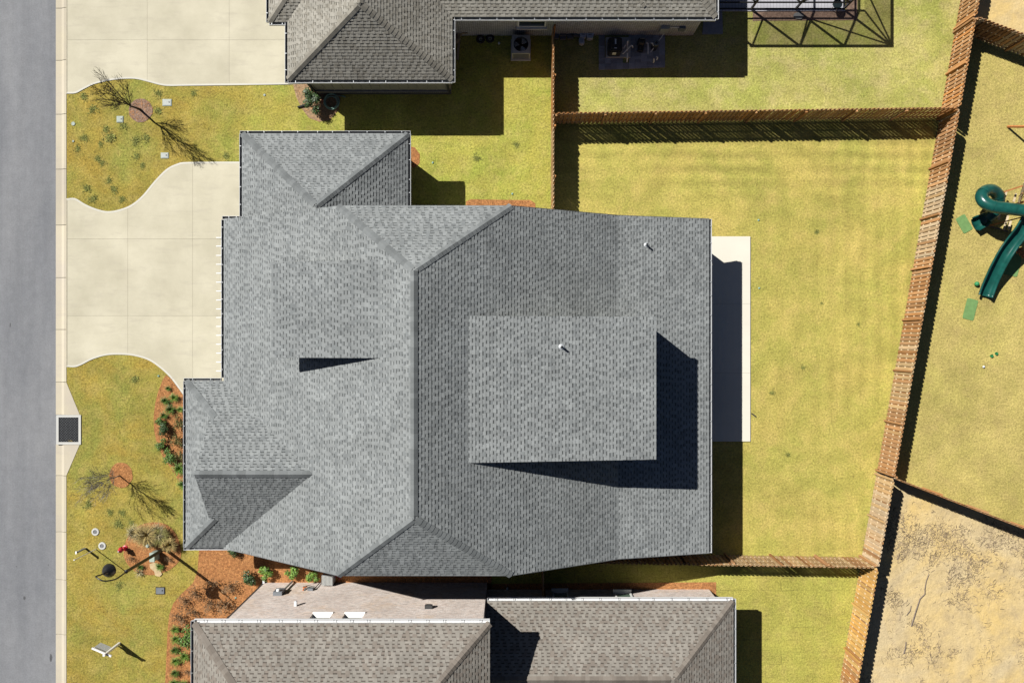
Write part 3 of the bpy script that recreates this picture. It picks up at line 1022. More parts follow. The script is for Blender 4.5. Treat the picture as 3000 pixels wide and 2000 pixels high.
def face_wall(house, poly, y0, y1, mats, name='wall'):
    """polygon in XZ extruded along Y; end faces use mats[0], others mats[1]"""
    n = len(poly)
    b = MB()
    A = [(x, y0, z) for x, z in poly]
    B = [(x, y1, z) for x, z in poly]
    b.poly(A)
    b.poly(B[::-1])
    for i in range(n):
        j = (i + 1) % n
        b.poly([A[j], A[i], B[i], B[j]], mi=1)
    return b.obj(name, mats, house)


# ---- the grey house in the middle
hm = thing('house', (-4, -2, 0), 'large house with grey shingle roof and two raised shed dormers in the middle', 'house')
EZ = 3.15
XL, XR = -13.32, 9.11
RX, RZ = -3.85, 8.72
Y0, Y1, Y1l = 5.66, -9.77, -9.58
JL, JR, JZ = -7.28, -0.03, 6.70
XB = 4.76
RY0, RY1 = 2.775, -6.97
rf = Roof(hm, 'shingle_grey')


def zl(x):
    return EZ + (JZ - EZ) / (JL - XL) * (x - XL)


def zr(x):
    return RZ + (JZ - RZ) / (JR - RX) * (x - RX)


ZBk = zr(XB)
left_p = [(XL, Y0, EZ), (XL, Y1l, EZ), (JL, Y1, JZ), (RX, RY1, zl(RX)), (RX, RY0, zl(RX)), (JL, Y0, JZ)]
RZ = zl(RX)


def zr(x):
    return RZ + (JZ - RZ) / (JR - RX) * (x - RX)


ZBk = zr(XB)
right_p = [(XB, Y1, ZBk), (XB, Y0, ZBk), (JR, Y0, JZ), (RX, RY0, RZ), (RX, RY1, RZ), (JR, Y1, JZ)]
porch_p = [(XR, Y1, EZ), (XR, Y0, EZ), (XB, Y0, ZBk), (XB, Y1, ZBk)]
north_p = [(JL, Y0, JZ), (JR, Y0, JZ), (RX, RY0, RZ)]
south_p = [(JL, Y1, JZ), (JR, Y1, JZ), (RX, RY1, RZ)]
# shed dormers
D1 = dict(xb=-5.30, xf=-10.02, zf=6.80, y0=3.30, y1=-0.67)
D1['zb'] = zl(D1['xb'])
D2 = dict(xb=-1.80, xf=6.03, zf=6.67, y0=1.04, y1=-4.93)
D2['zb'] = zr(D2['xb'])


def gable_z(x, y):      # front wing
    return EZ + 0.734 * min(-1.83 - y, y + 9.51)


def vis_left(c):
    if -9.9 < c.x < -5.6 and -0.4 < c.y < 3.1:
        return False
    return not (c.y < -2.2 and c.y > -9.3 and c.x > -15 and gable_z(c.x, c.y) > c.z + 0.12)


rf.plane(left_p, vis=vis_left)
rf.plane(right_p, vis=lambda c: not (c.x > -1.4 and -4.7 < c.y < 0.8))
rf.plane(porch_p, vis=lambda c: not (c.x < 5.9 and -4.8 < c.y < 0.9))
rf.plane(north_p)
rf.plane(south_p)
nL, nR, nN, nS = nrm_of(*left_p), nrm_of(*right_p), nrm_of(*north_p), nrm_of(*south_p)
rf.cap((RX, RY0, RZ), (RX, RY1, RZ), nL, nR)
rf.cap((JL, Y0, JZ), (RX, RY0, RZ), nL, nN)
rf.cap((JR, Y0, JZ), (RX, RY0, RZ), nR, nN)
rf.cap((JL, Y1, JZ), (RX, RY1, RZ), nL, nS)
rf.cap((JR, Y1, JZ), (RX, RY1, RZ), nR, nS)
# dormer roofs
for D in (D1, D2):
    rf.plane([(D['xf'], D['y0'], D['zf']), (D['xf'], D['y1'], D['zf']), (D['xb'], D['y1'], D['zb']), (D['xb'], D['y0'], D['zb'])], drop=0.12)
# garage wing
GX0, GX1, GY = -12.48, -4.82, 9.60
GA = (-8.5, 5.87, EZ + 2.30)
ge = (GA[0], 4.3, GA[2])
gl = [(GX0, GY, EZ), (GX0, 4.3, EZ), ge, GA]
gr = [(GX1, 4.3, EZ), (GX1, GY, EZ), GA, ge]
gn = [(GX1, GY, EZ), (GX0, GY, EZ), GA]


def vis_g(c):
    return c.y > 5.4 or (c.x < XL + 0.9)


for q in (gl, gr, gn):
    rf.plane(q, vis=lambda c: c.y > 5.3)
rf.cap((GX0, GY, EZ), GA, nrm_of(*gl), nrm_of(*gn))
rf.cap((GX1, GY, EZ), GA, nrm_of(*gr), nrm_of(*gn))
# front wing: hip skirt with a gablet above it
FX, FY0, FY1 = -15.08, -1.83, -9.51
FM = (FY0 + FY1) / 2
FZ = EZ + 0.734 * (FY0 - FM)
fa = 1.63
FB = FX + 1.83
fz = EZ + 0.734 * fa
OV = -13.57                                     # gablet rake overhang
fe = (-7.0, FM, FZ)
XE = -9.0
up_n = [(OV, FY0 - fa, fz), (-10.8, FY0 - fa, fz), (-8.1, FM, FZ), (OV, FM, FZ)]
lo_n = [(FX, FY0, EZ), (-12.6, FY0, EZ), (-10.8, FY0 - fa, fz), (FB, FY0 - fa, fz)]
up_s = [(OV, FM, FZ), (-8.1, FM, FZ), (-10.8, FY1 + fa, fz), (OV, FY1 + fa, fz)]
lo_s = [(FB, FY1 + fa, fz), (-10.8, FY1 + fa, fz), (-12.6, FY1, EZ), (FX, FY1, EZ)]
sk = [(FX, FY1, EZ), (FX, FY0, EZ), (FB, FY0 - fa, fz), (FB, FY1 + fa, fz)]
vf = lambda c: c.z > zl(c.x) - 0.05
for q in (up_n, lo_n, up_s, lo_s):
    rf.plane(q, vis=vf)
rf.plane(sk)
nn_, nss, nk = nrm_of(*up_n), nrm_of(*up_s), nrm_of(*sk)
xe = XL + (FZ - EZ) / ((JZ - EZ) / (JL - XL))
rf.cap((OV, FM, FZ), (xe, FM, FZ + 0.001), nn_, nss, half=0.17)
rf.cap((FX, FY0, EZ), (FB, FY0 - fa, fz), nk, nn_)
rf.cap((FX, FY1, EZ), (FB, FY1 + fa, fz), nk, nss)
roof_m = rf.finish(300, score=lambda c: (c.x > RX + 0.2 and c.y < RY0) or c.z > 7.2)

face_wall(hm, [(XL + 0.4, 0), (4.7, 0), (4.7, ZBk - 0.25), (JR, JZ - 0.3), (JL, JZ - 0.3), (XL + 0.4, EZ - 0.05)], Y0 - 0.35, Y1 + 0.35, ['brick_grey', 'brick_grey_side'])
face_wall(hm, [(GX0 + 0.4, 0), (GX1 - 0.4, 0), (GX1 - 0.4, EZ - 0.02), (GA[0], GA[2] - 0.3), (GX0 + 0.4, EZ - 0.02)], 5.2, 5.39, ['brick_grey', 'brick_grey_side'])
b = MB()
b.prism([(GX0 + 0.4, 5.40), (GX1 - 0.4, 5.40), (GX1 - 0.4, GY - 0.4), (GX0 + 0.4, GY - 0.4)], 0, EZ - 0.03)
b.obj('wall', 'brick_grey_side', hm)
b = MB()
b.prism([(FX + 0.4, FY1 + 0.4), (XL + 0.6, FY1 + 0.4), (XL + 0.6, FY0 - 0.4), (FX + 0.4, FY0 - 0.4)], 0, EZ - 0.03)
b.obj('wall', 'brick_grey_side', hm)
b = MB()
b.poly([(FB - 0.02, FY0 - fa, fz - 0.1), (FB - 0.02, FM, FZ - 0.12), (FB - 0.02, FY1 + fa, fz - 0.1)])
b.obj('gablet_panel', 'siding_sage', hm)
for D, zf in ((D1, zl), (D2, lambda x: 3.4)):
    s_ = 1 if D['xf'] > D['xb'] else -1
    xf = D['xf'] - s_ * (1.0 if s_ < 0 else 0.12)
    low = min(zf(xf), 3.5 if s_ > 0 else 9) - 0.4
    face_wall(hm, [(D['xb'], D['zb'] - 0.3), (xf, D['zf'] - 0.13 if s_ > 0 else D['zf'] + 0.05), (xf, low), (D['xb'], low)], D['y0'] - 0.07, D['y1'] + 0.07, ['siding_sage', 'siding_sage'], 'dormer_wall')
for y in (Y0 - 0.5, 1.0, -5.0, Y1 + 0.5):
    b = MB()
    b.box((XR - 0.45, y, EZ / 2 - 0.05), (0.3, 0.3, EZ - 0.1))
    b.obj('porch_column', 'white_trim', hm)
for y0, y1 in ((4.6, 2.1), (1.6, -0.9)):
    b = MB()
    b.box((XL + 0.37, (y0 + y1) / 2, 1.1), (0.06, abs(y1 - y0), 2.2))
    g = b.obj('garage_door', 'white_trim', hm)
    for k in range(3):
        b = MB()
        b.box((XL + 0.335, (y0 + y1) / 2, 0.55 * (k + 1)), (0.012, abs(y1 - y0), 0.02))
        b.obj('door_rail', 'dark_trim', g)
gutter(hm, (XL, Y0 - 0.02, EZ), (XL, FY0 + 0.15, EZ), (-1, 0, 0))
gutter(hm, (GX0, GY, EZ), (GX0, Y0 + 0.1, EZ), (-1, 0, 0))
gutter(hm, (GX0 - 0.12, GY, EZ), (GX1 + 0.12, GY, EZ), (0, 1, 0))
gutter(hm, (GX1, GY, EZ), (GX1, 5.6, EZ), (1, 0, 0))
gutter(hm, (FX, FY0, EZ), (FX, FY1, EZ), (-1, 0, 0))
gutter(hm, (FX - 0.12, FY0, EZ), (XL - 0.15, FY0, EZ), (0, 1, 0))
gutter(hm, (FX - 0.12, FY1, EZ), (-12.7, FY1, EZ), (0, -1, 0))
gutter(hm, (XR, Y0, EZ), (XR, Y1, EZ), (1, 0, 0))
gutter(hm, (XL - 0.1, Y0 + 0.0, EZ), (GX0 - 0.1, Y0 + 0.0, EZ), (0, 1, 0))
# white drip edge along the rakes
for a, b_ in (((JR, Y0, JZ), (XB, Y0, ZBk)), ((XB, Y0, ZBk), (XR, Y0, EZ)), ((JR, Y1, JZ), (XB, Y1, ZBk)), ((XB, Y1, ZBk), (XR, Y1, EZ)), ((JL, Y0, JZ), (JR, Y0, JZ)), ((JL, Y1, JZ), (JR, Y1, JZ)),
              ((JL, Y1, JZ), (XL + 0.7, Y1l, zl(XL + 0.7)))):
    s_ = 0.012 if a[1] > 0 else -0.012
    b = MB()
    b.bar((a[0], a[1] + s_, a[2] - 0.075), (b_[0], b_[1] + s_, b_[2] - 0.075), 0.02, 0.17)
    b.obj('rake_board', 'gutter_inner', hm)
for px, py in ((1893, 718), (1645, 1016)):
    z = 3.6 if px > 1800 else 7.0
    for _ in range(8):
        q = P(px, py, z)
        z = (ZBk - (ZBk - EZ) / (XR - XB) * (q.x - XB)) if px > 1800 else D2['zb'] + (D2['zf'] - D2['zb']) / (D2['xf'] - D2['xb']) * (q.x - D2['xb'])
    b = MB()
    b.tube([q + Vector((0, 0, -0.1)), q + Vector((0, 0, 0.34))], 0.045, 12, cap=False)
    b.tube([q + Vector((0, 0, -0.1)), q + Vector((0, 0, 0.335))], 0.032, 12, cap=False)
    b.box((q.x, q.y, q.z + 0.2), (0.06, 0.06, 0.01), mi=1)
    vp = b.obj('vent_pipe', ['galvanised', 'black_metal'], hm)
    b = MB()
    b.lathe((q.x, q.y, q.z), [(0.13, 0.02), (0.12, 0.03), (0.06, 0.05), (0.05, 0.1), (0.046, 0.12)], 16)
    b.obj('vent_collar', 'galvanised', vp)

# white pergola over the garage doors
pg = thing('pergola', (P(650, 880)[0], 0, 2.1), 'slim white pergola mounted above the garage doors under the eave', 'pergola')
zt = 2.35
ya, yb = P(0, 681, zt).y, P(0, 1088, zt).y
for x0 in (P(650, 0, zt).x, P(656, 0, zt).x + 0.28):
    b = MB()
    b.box((x0, (ya + yb) / 2, zt - 0.09), (0.09, ya - yb, 0.16))
    b.obj('beam', 'white_trim', pg)
rb = MB()
rb.box((0, 0, 0), (1.0, 0.038, 0.14))
rb = rb.data('rafter', 'white_trim')
ys = [697, 722, 749, 775, 801, 827, 853, 879, 905, 930, 956, 982, 1008, 1034, 1060, 1086]
for y in ys:
    q = P(636, y, zt)
    link('rafter', rb, pg, Matrix.Translation((q.x + 0.5, q.y, zt + 0.06)))
for y in (ya - 0.3, (ya + yb) / 2, yb + 0.3):
    b = MB()
    b.bar((P(650, 0, zt).x, y, zt - 0.12), (XL + 0.42, y, zt - 0.8), 0.07, 0.07)
    b.obj('bracket', 'white_trim', pg)

# ---- the two storey house at the bottom
hs = thing('house', (-2, -17, 0), 'pale brick house with brown shingle roof at the bottom edge', 'house')
rs = Roof(hs, 'shingle_brown')
SX0, SX1, SY, SZ = -13.42, -0.94, -11.88, 6.4
SD = 10.0
t5 = SD / 2
A_, B_ = (SX0 + t5, SY - t5, SZ + 0.58 * t5), (SX1 - t5, SY - t5, SZ + 0.58 * t5)
s_n = [(SX1, SY, SZ), (SX0, SY, SZ), A_, B_]
s_w = [(SX0, SY, SZ), (SX0, SY - SD, SZ), A_]
s_e = [(SX1, SY - SD, SZ), (SX1, SY, SZ), B_]
s_s = [(SX0, SY - SD, SZ), (SX1, SY - SD, SZ), B_, A_]
vis_s = lambda c: c.y > -17.6
rs.plane(s_n, vis=vis_s)
rs.plane(s_w, vis=vis_s)
rs.plane(s_e, vis=vis_s)
rs.plane(s_s, shingled=False)
rs.cap((SX0, SY, SZ), A_, nrm_of(*s_n), nrm_of(*s_w))
rs.cap((SX1, SY, SZ), B_, nrm_of(*s_n), nrm_of(*s_e))
QX0, QX1, QY, QZ, QT = -1.16, 10.33, -12.12, 2.8, 3.05
QR = (QX1 - QT, QY - QT, QZ + 1.45)
QL = (QX0 + 0.05, QY - QT, QZ + 1.45)
q_n = [(QX1, QY, QZ), (QX0, QY, QZ), QL, QR]
q_e = [(QX1, QY - 2 * QT, QZ), (QX1, QY, QZ), QR]
q_s = [(QX0, QY - 2 * QT, QZ), (QX1, QY - 2 * QT, QZ), QR, QL]
rs.plane(q_n)
rs.plane(q_e)
rs.plane(q_s)
rs.cap((QX1, QY, QZ), QR, nrm_of(*q_n), nrm_of(*q_e))
rs.cap(QL, QR, nrm_of(*q_n), nrm_of(*q_s))
rs.finish(300, score=lambda c: c.x < SX1 and c.y > -14)
WX0, WX1, WY = -12.4, -1.25, -12.09
b = MB()
b.prism([(WX0, WY - 9), (WX1, WY - 9), (WX1, WY - 0.16), (WX0, WY - 0.16)], 0, SZ + 0.02)
OPEN = [(-8.86, -7.99), (-7.44, -6.56)]
OZ0, OZ1 = 4.52, 6.1


def skin(xa, xb, za, zb):
    b.box(((xa + xb) / 2, WY - 0.08, (za + zb) / 2), (xb - xa, 0.158, zb - za))


skin(WX0, WX1, 0, OZ0)
skin(WX0, WX1, OZ1, SZ + 0.02)
xe_ = [WX0] + [x for o_ in OPEN for x in o_] + [WX1]
for k in range(0, len(xe_), 2):
    skin(xe_[k], xe_[k + 1], OZ0, OZ1)
b.obj('wall', 'brick_pale', hs)
VY = -12.43
b = MB()
b.prism([(WX1 + 0.02, VY - 5.5), (9.89, VY - 5.5), (9.89, VY), (WX1 + 0.02, VY)], 0, QZ + 0.02)
b.obj('wall', 'brick_pale', hs)
b = MB()
b.box((WX0 - 0.06, WY - 0.07, 3.2), (0.10, 0.12, 6.2))
b.obj('downspout', 'dark_trim', hs)
b = MB()
b.box((WX0 - 0.03, WY + 0.10, 0.12), (0.10, 0.3, 0.08))
b.obj('splash_elbow', 'gutter_white', hs)
gutter(hs, (SX0, SY, SZ), (SX1, SY, SZ), (0, 1, 0), 'white_trim', w=0.14, inner=0)
gutter(hs, (SX0, SY + 0.1, SZ), (SX0, SY - SD, SZ), (-1, 0, 0))
gutter(hs, (QX0, QY, QZ), (QX1, QY, QZ), (0, 1, 0), 'white_trim', w=0.14, inner=0)
gutter(hs, (QX1, QY + 0.1, QZ), (QX1, QY - 6, QZ), (1, 0, 0))


def wall_px(px, py, yw):
    """point on the north facing wall Y=yw seen at this pixel"""
    k = -yw * F / (py - 1000)
    return Vector(((px - 1500) * k / F, yw, H - k))


# windows: white frame, pane, sill
def window(house, x0, x1, z0, z1, yw, s=1, pane='glass_green', lintel=None):
    w = MB()
    c, d_ = (x0 + x1) / 2, 0.07
    for cc, sz in (((c, yw + s * 0.02, z1 - 0.04), (x1 - x0, 0.06, 0.08)), ((c, yw + s * 0.02, z0 + 0.04), (x1 - x0, 0.06, 0.08)),
                   ((x0 + 0.04, yw + s * 0.02, (z0 + z1) / 2), (0.08, 0.06, z1 - z0 - 0.16)), ((x1 - 0.04, yw + s * 0.02, (z0 + z1) / 2), (0.08, 0.06, z1 - z0 - 0.16))):
        w.box(cc, sz)
    wo = w.obj('window', 'window_frame', house)
    w = MB()
    w.box((c, yw + s * 0.012, (z0 + z1) / 2), (x1 - x0 - 0.16, 0.01, z1 - z0 - 0.16))
    w.obj('pane', pane, wo)
    w = MB()
    w.box((c, yw + s * 0.07, z0 - 0.04), (x1 - x0 + 0.1, 0.16, 0.07))
    w.obj('sill', 'window_frame', wo)
    w = MB()
    w.box((c, yw + s * 0.03, (z0 + z1) / 2), (x1 - x0 - 0.16, 0.03, 0.04))
    w.obj('sash_rail', 'window_frame', wo)
    return wo


def recessed_window(house, xa, xb, za, zb, yw):
    """upper storey window: deep white splayed sill, dark jamb, pane"""
    f_ = MB()
    f_.bar((xa, yw + 0.02, (za + zb) / 2), (xa + 0.001, yw + 0.02, (za + zb) / 2 + 0.0001), 0.01, 0.01)
    f_ = MB()
    f_.box(((xa + xb) / 2, yw + 0.10, za + 0.04), (xb - xa + 0.06, 0.20, 0.08))
    wo = f_.obj('window', 'window_frame', house)
    f_ = MB()
    f_.box(((xa + xb) / 2, yw + 0.01, (za + zb) / 2 + 0.08), (xb - xa - 0.12, 0.014, zb - za - 0.16))
    f_.obj('pane', 'glass_green', wo)
    for x in (xa + 0.04, xb - 0.04):
        f_ = MB()
        f_.box((x, yw + 0.035, (za + zb) / 2 + 0.06), (0.08, 0.07, zb - za - 0.14))
        f_.obj('jamb', 'window_frame', wo)
    f_ = MB()
    f_.box(((xa + xb) / 2, yw + 0.02, (za + zb) / 2 + 0.05), (xb - xa - 0.16, 0.03, 0.05))
    f_.obj('meeting_rail', 'window_frame', wo)


for xa, xb in OPEN:
    b = MB()
    b.poly([(xa + 0.005, WY - 0.14, OZ0 + 0.16), (xb - 0.005, WY - 0.14, OZ0 + 0.16), (xb + 0.02, WY + 0.05, OZ0 + 0.01), (xa - 0.02, WY + 0.05, OZ0 + 0.01)][::-1])
    b.box(((xa + xb) / 2, WY + 0.02, OZ0 - 0.03), (xb - xa + 0.04, 0.06, 0.06))
    wo = b.obj('window', 'window_frame', hs)
    b = MB()
    b.box(((xa + xb) / 2, WY - 0.145, (OZ0 + OZ1) / 2 + 0.08), (xb - xa - 0.14, 0.014, OZ1 - OZ0 - 0.3))
    b.obj('pane', 'glass_green', wo)
    for x in (xa + 0.04, xb - 0.04):
        b = MB()
        b.box((x, WY - 0.125, (OZ0 + OZ1) / 2 + 0.08), (0.07, 0.05, OZ1 - OZ0 - 0.18))
        b.obj('jamb', 'window_frame', wo)
    b = MB()
    b.box(((xa + xb) / 2, WY - 0.128, (OZ0 + OZ1) / 2 + 0.02), (xb - xa - 0.16, 0.03, 0.05))
    b.obj('meeting_rail', 'window_frame', wo)
for pa, pb in (((1618, 1739), (1664, 1739)), ((1800, 1742), (1850, 1742))):
    a, b_ = wall_px(*pa, VY), wall_px(*pb, VY)
    recessed_window(hs, a.x, b_.x, a.z - 0.3, 2.5, VY)
# things fixed on the brick wall
for px, py, sz, mt, nm in ((1256, 1781, (0.34, 0.16, 0.18), 'dark_trim', 'wall_vent'), (866, 1774, (0.12, 0.22, 0.12), 'gutter_white', 'security_light'),
                           (1486, 1727, (0.12, 0.1, 0.16), 'gutter_white', 'wall_vent'), (1528, 1722, (0.18, 0.06, 0.08), 'gutter_white', 'wall_vent')):
    q = wall_px(px, py, WY if px < 1420 else VY)
    b = MB()
    b.box((q.x, q.y + sz[1] / 2, q.z), sz)
    b.box((q.x, q.y + sz[1] + 0.01, q.z), (sz[0] * 0.7, 0.02, sz[2] * 0.7))
    b.obj(nm, mt, hs)
em = thing('electric_meter', tuple(wall_px(818, 1735, WY)), 'grey electric meter box with bent conduit on the pale brick wall', 'meter')
q = wall_px(818, 1738, WY)
b = MB()
b.box((q.x, q.y + 0.09, q.z), (0.42, 0.18, 0.62))
b.obj('cabinet', 'grey_plastic', em)
b = MB()
b.lathe((0, 0, 0), [(0.085, 0.0), (0.085, 0.08), (0.06, 0.11), (0.0, 0.115)], 14)
me = b.data('meter_glass', 'pvc_white')
link('meter_glass', me, em, Matrix.Translation((q.x, q.y + 0.18, q.z + 0.18)) @ Matrix.Rotation(-math.pi / 2, 4, 'X'))
b = MB()
b.tube([(q.x + 0.14, q.y + 0.09, q.z - 0.3), (q.x + 0.17, q.y + 0.09, 0.1)], 0.045, 8)
b.obj('conduit', 'galvanised', em)
q = wall_px(910, 1728, WY)
tb = thing('cable_box', tuple(q), 'small grey cable box with loose black and orange cables on the pale brick wall', 'cable box')
b = MB()
b.box((q.x, q.y + 0.06, q.z), (0.26, 0.12, 0.22))
b.obj('cover', 'grey_plastic', tb)
b = MB()
b.tube([(q.x + 0.1, q.y + 0.05, q.z), (q.x + 0.18, q.y + 0.06, q.z - 0.3), (q.x + 0.2, q.y + 0.05, 0.05)], 0.02, 6)
b.tube([(q.x - 0.1, q.y + 0.05, q.z), (q.x - 0.3, q.y + 0.08, q.z - 0.1), (q.x - 0.42, q.y + 0.1, q.z - 0.25), (q.x - 0.2, q.y + 0.12, q.z - 0.4), (q.x + 0.1, q.y + 0.06, q.z - 0.35)], 0.015, 6)
b.obj('cable', 'rubber', tb)
b = MB()
b.tube([(q.x - 0.34, q.y + 0.04, q.z + 0.12), (q.x - 0.32, q.y + 0.05, q.z - 0.05), (q.x - 0.40, q.y + 0.09, q.z - 0.12), (q.x - 0.27, q.y + 0.1, q.z - 0.18), (q.x - 0.30, q.y + 0.05, q.z - 0.45)], 0.03, 6)
b.obj('orange_cable', 'conduit_orange', tb)
q = P(968, 1700)
ub = thing('utility_cabinet', tuple(q), 'pale grey ribbed utility cabinet at the foot of the brick wall', 'cabinet')
b = MB()
b.box((q.x, -11.78, 0.35), (0.54, 0.5, 0.7))
b.obj('cabinet', 'galvanised', ub)
b = MB()
for k in range(8):
    b.box((q.x - 0.23 + k * 0.066, -11.78, 0.712), (0.02, 0.48, 0.018))
b.obj('lid_ribs', 'ac_grey', ub)

# ---- the house at the top with its screened pool cage
hn = thing('house', (-2, 17, 0), 'house with taupe shingle roof at the top edge beside the screened pool', 'house')
rn = Roof(hn, 'shingle_taupe')
NZ = 3.0
NX0, NX1, NY = -10.42, -2.78, 12.16
NA = (-6.6, 14.68, 5.4)
NE = (-6.6, 22.0, 5.4)
n_w = [(NX0, NY, NZ), (NX0, 22, NZ), NE, NA][::-1]
n_e = [(NX1, NY, NZ), (NX1, 22, NZ), NE, NA]
n_s = [(NX0, NY, NZ), (NX1, NY, NZ), NA]
BY, BX = 15.07, 9.47
bp = 0.60
bt = 4.6
n_b = [(-6.0, BY, NZ), (BX, BY, NZ), (BX - bt, BY + bt, NZ + bp * bt), (-6.0, BY + bt, NZ + bp * bt)]
n_be = [(BX, BY, NZ), (BX, BY + 2 * bt, NZ), (BX - bt, BY + bt, NZ + bp * bt)]
n_bn = [(BX, BY + 2 * bt, NZ), (-6.0, BY + 2 * bt, NZ), (-6.0, BY + bt, NZ + bp * bt), (BX - bt, BY + bt, NZ + bp * bt)]
CX, CY = -11.29, 14.83
n_cw = [(CX, CY + 8, NZ), (CX, CY, NZ), (CX + 4, CY + 4, NZ + 2.5)]
n_cs = [(CX, CY, NZ), (CX + 8, CY, NZ), (CX + 4, CY + 4, NZ + 2.5)]
zw = lambda c: NZ + 2.4 / 3.82 * (c.x - NX0)
ze = lambda c: NZ + 2.4 / 3.82 * (NX1 - c.x)
vn = lambda c: c.y < 19.5
rn.plane(n_w, vis=lambda c: vn(c) and not (c.y > 15.1 and NZ + 0.625 * min(c.y - CY, c.x - CX) > c.z + 0.1))
rn.plane(n_e, vis=lambda c: vn(c) and not (c.y > BY and NZ + bp * (c.y - BY) > c.z + 0.1))
rn.plane(n_s)
rn.plane(n_b, vis=lambda c: vn(c) and (c.x > NX1 - 0.1 or ze(c) < c.z + 0.1))
rn.plane(n_be, vis=vn)
rn.plane(n_bn, shingled=False)
rn.plane(n_cw, vis=vn)
rn.plane(n_cs, vis=lambda c: vn(c) and (c.x < NX0 or zw(c) < c.z + 0.1))
rn.cap((NX0, NY, NZ), NA, nrm_of(*n_w), nrm_of(*n_s))
rn.cap((NX1, NY, NZ), NA, nrm_of(*n_e), nrm_of(*n_s))
rn.cap(NA, (NA[0], 17, NA[2] + 0.001), nrm_of(*n_w), nrm_of(*n_e))
rn.cap((BX, BY, NZ), (BX - 2.5, BY + 2.5, NZ + bp * 2.5), nrm_of(*n_b), nrm_of(*n_be))
rn.cap((CX, CY, NZ), (CX + 2.5, CY + 2.5, NZ + 2.5 * 0.625), nrm_of(*n_cw), nrm_of(*n_cs))
nb_ = nrm_of(*n_b)
q0 = Vector((P(1893, 34, 3.3).x, BY + 0.42, NZ + bp * 0.42))
rn.cap(q0, q0 + Vector((-1.2, 1.2, bp * 1.2)), (nb_ + Vector((0.1, 0, 0))).normalized(), (nb_ - Vector((0.1, 0, 0))).normalized())
rn.finish(300, score=lambda c: c.y < 15.3 or c.x > NX1)
GYW, BYW = 12.45, 15.35
b = MB()
b.prism([(-9.85, GYW), (-3.05, GYW), (-3.05, 21.5), (-9.85, 21.5)], 0, NZ + 0.02)
b.obj('wall', 'siding_sage', hn)
b = MB()
b.prism([(-3.04, BYW), (9.08, BYW), (9.08, BYW + 8.6), (-3.04, BYW + 8.6)], 0, NZ + 0.02)
b.obj('wall', 'brick_grey', hn)
b = MB()
b.prism([(CX + 0.4, CY + 0.4), (-9.86, CY + 0.4), (-9.86, 22), (CX + 0.4, 22)], 0, NZ)
b.obj('wall', 'brick_grey_side', hn)
bm_ = MB()
bm_.box((0, 0, 0), (0.045, 0.03, 2.3))
bm_ = bm_.data('batten', 'siding_sage')
x = -9.7
while x < -3.1:
    link('batten', bm_, hn, Matrix.Translation((x, GYW - 0.016, 1.72)))
    x += 0.46
b = MB()
b.box((-6.45, GYW - 0.03, 0.26), (6.82, 0.06, 0.52))
bc = b.obj('brick_base', 'dark_trim', hn)
bm_ = MB()
bm_.box((0, 0, 0), (0.066, 0.05, 0.2))
bm_ = bm_.data('brick', 'block_grey')
x = -9.80
while x < -3.08:
    link('brick', bm_, bc, Matrix.Translation((x, GYW - 0.055, 0.42)))
    x += 0.1
b = MB()
b.box((-6.45, GYW - 0.04, 0.545), (6.86, 0.10, 0.05))
b.obj('base_ledge', 'block_grey', hn)
for x in (-9.8, -3.12):
    b = MB()
    b.box((x, GYW - 0.06, 1.6), (0.1, 0.1, 2.7))
    b.obj('downspout', 'dark_trim', hn)
gutter(hn, (NX0, NY, NZ), (NX1, NY, NZ), (0, -1, 0), w=0.14)
gutter(hn, (NX0, NY - 0.13, NZ), (NX0, CY, NZ), (-1, 0, 0))
gutter(hn, (NX1, NY - 0.13, NZ), (NX1, BY - 0.12, NZ), (1, 0, 0))
gutter(hn, (NX1 + 0.1, BY, NZ), (BX, BY, NZ), (0, -1, 0), w=0.14)
gutter(hn, (CX, CY, NZ), (CX, 22, NZ), (-1, 0, 0))
gutter(hn, (CX, CY, NZ), (NX0 - 0.1, CY, NZ), (0, -1, 0))
gutter(hn, (BX, BY - 0.1, NZ), (BX, 22, NZ), (1, 0, 0))


def wallN(px, py, yw):
    k = yw * F / (1000 - py)
    return Vector(((px - 1500) * k / F, yw, H - k))


a = wallN(1516, 72, BYW)
c_ = wallN(1600, 72, BYW)
window(hn, a.x, c_.x, 1.2, 2.5, BYW, -1, 'glass_dark')
q = wallN(1946, 82, BYW)
eb = thing('breaker_box', tuple(q), 'grey breaker boxes on the shaded brick wall above the pool pumps', 'breaker box')
b = MB()
b.box((q.x, BYW - 0.09, q.z), (0.42, 0.17, 0.6))
b.obj('cabinet', 'galvanised', eb)
b = MB()
b.box((q.x + 0.85, BYW - 0.07, q.z + 0.05), (0.3, 0.13, 0.4))
b.obj('switch_box', 'grey_plastic', eb)
b = MB()
b.tube([(q.x + 0.25, BYW - 0.05, q.z + 0.2), (q.x + 0.72, BYW - 0.05, q.z + 0.15)], 0.03, 6)
b.tube([(q.x + 0.1, BYW - 0.08, q.z - 0.3), (q.x - 0.05, BYW - 0.3, 0.6), (q.x - 0.55, BYW - 0.95, 0.3)], 0.02, 6)
b.obj('conduit', 'pvc_white', eb)

# screened pool cage
CGY, CGX0, CGX1, CGH = 16.66, 9.5, 16.63, 3.3
cg = thing('pool_cage', (13, CGY, 0), 'black framed screen enclosure over the tiled pool deck', 'pool cage')
posts = [9.62, 12.0, 14.23, CGX1]


def member(nm, a, b_, w=0.075):
    bb = MB()
    bb.bar(a, b_, w, w)
    bb.obj(nm, 'bronze_frame', cg)


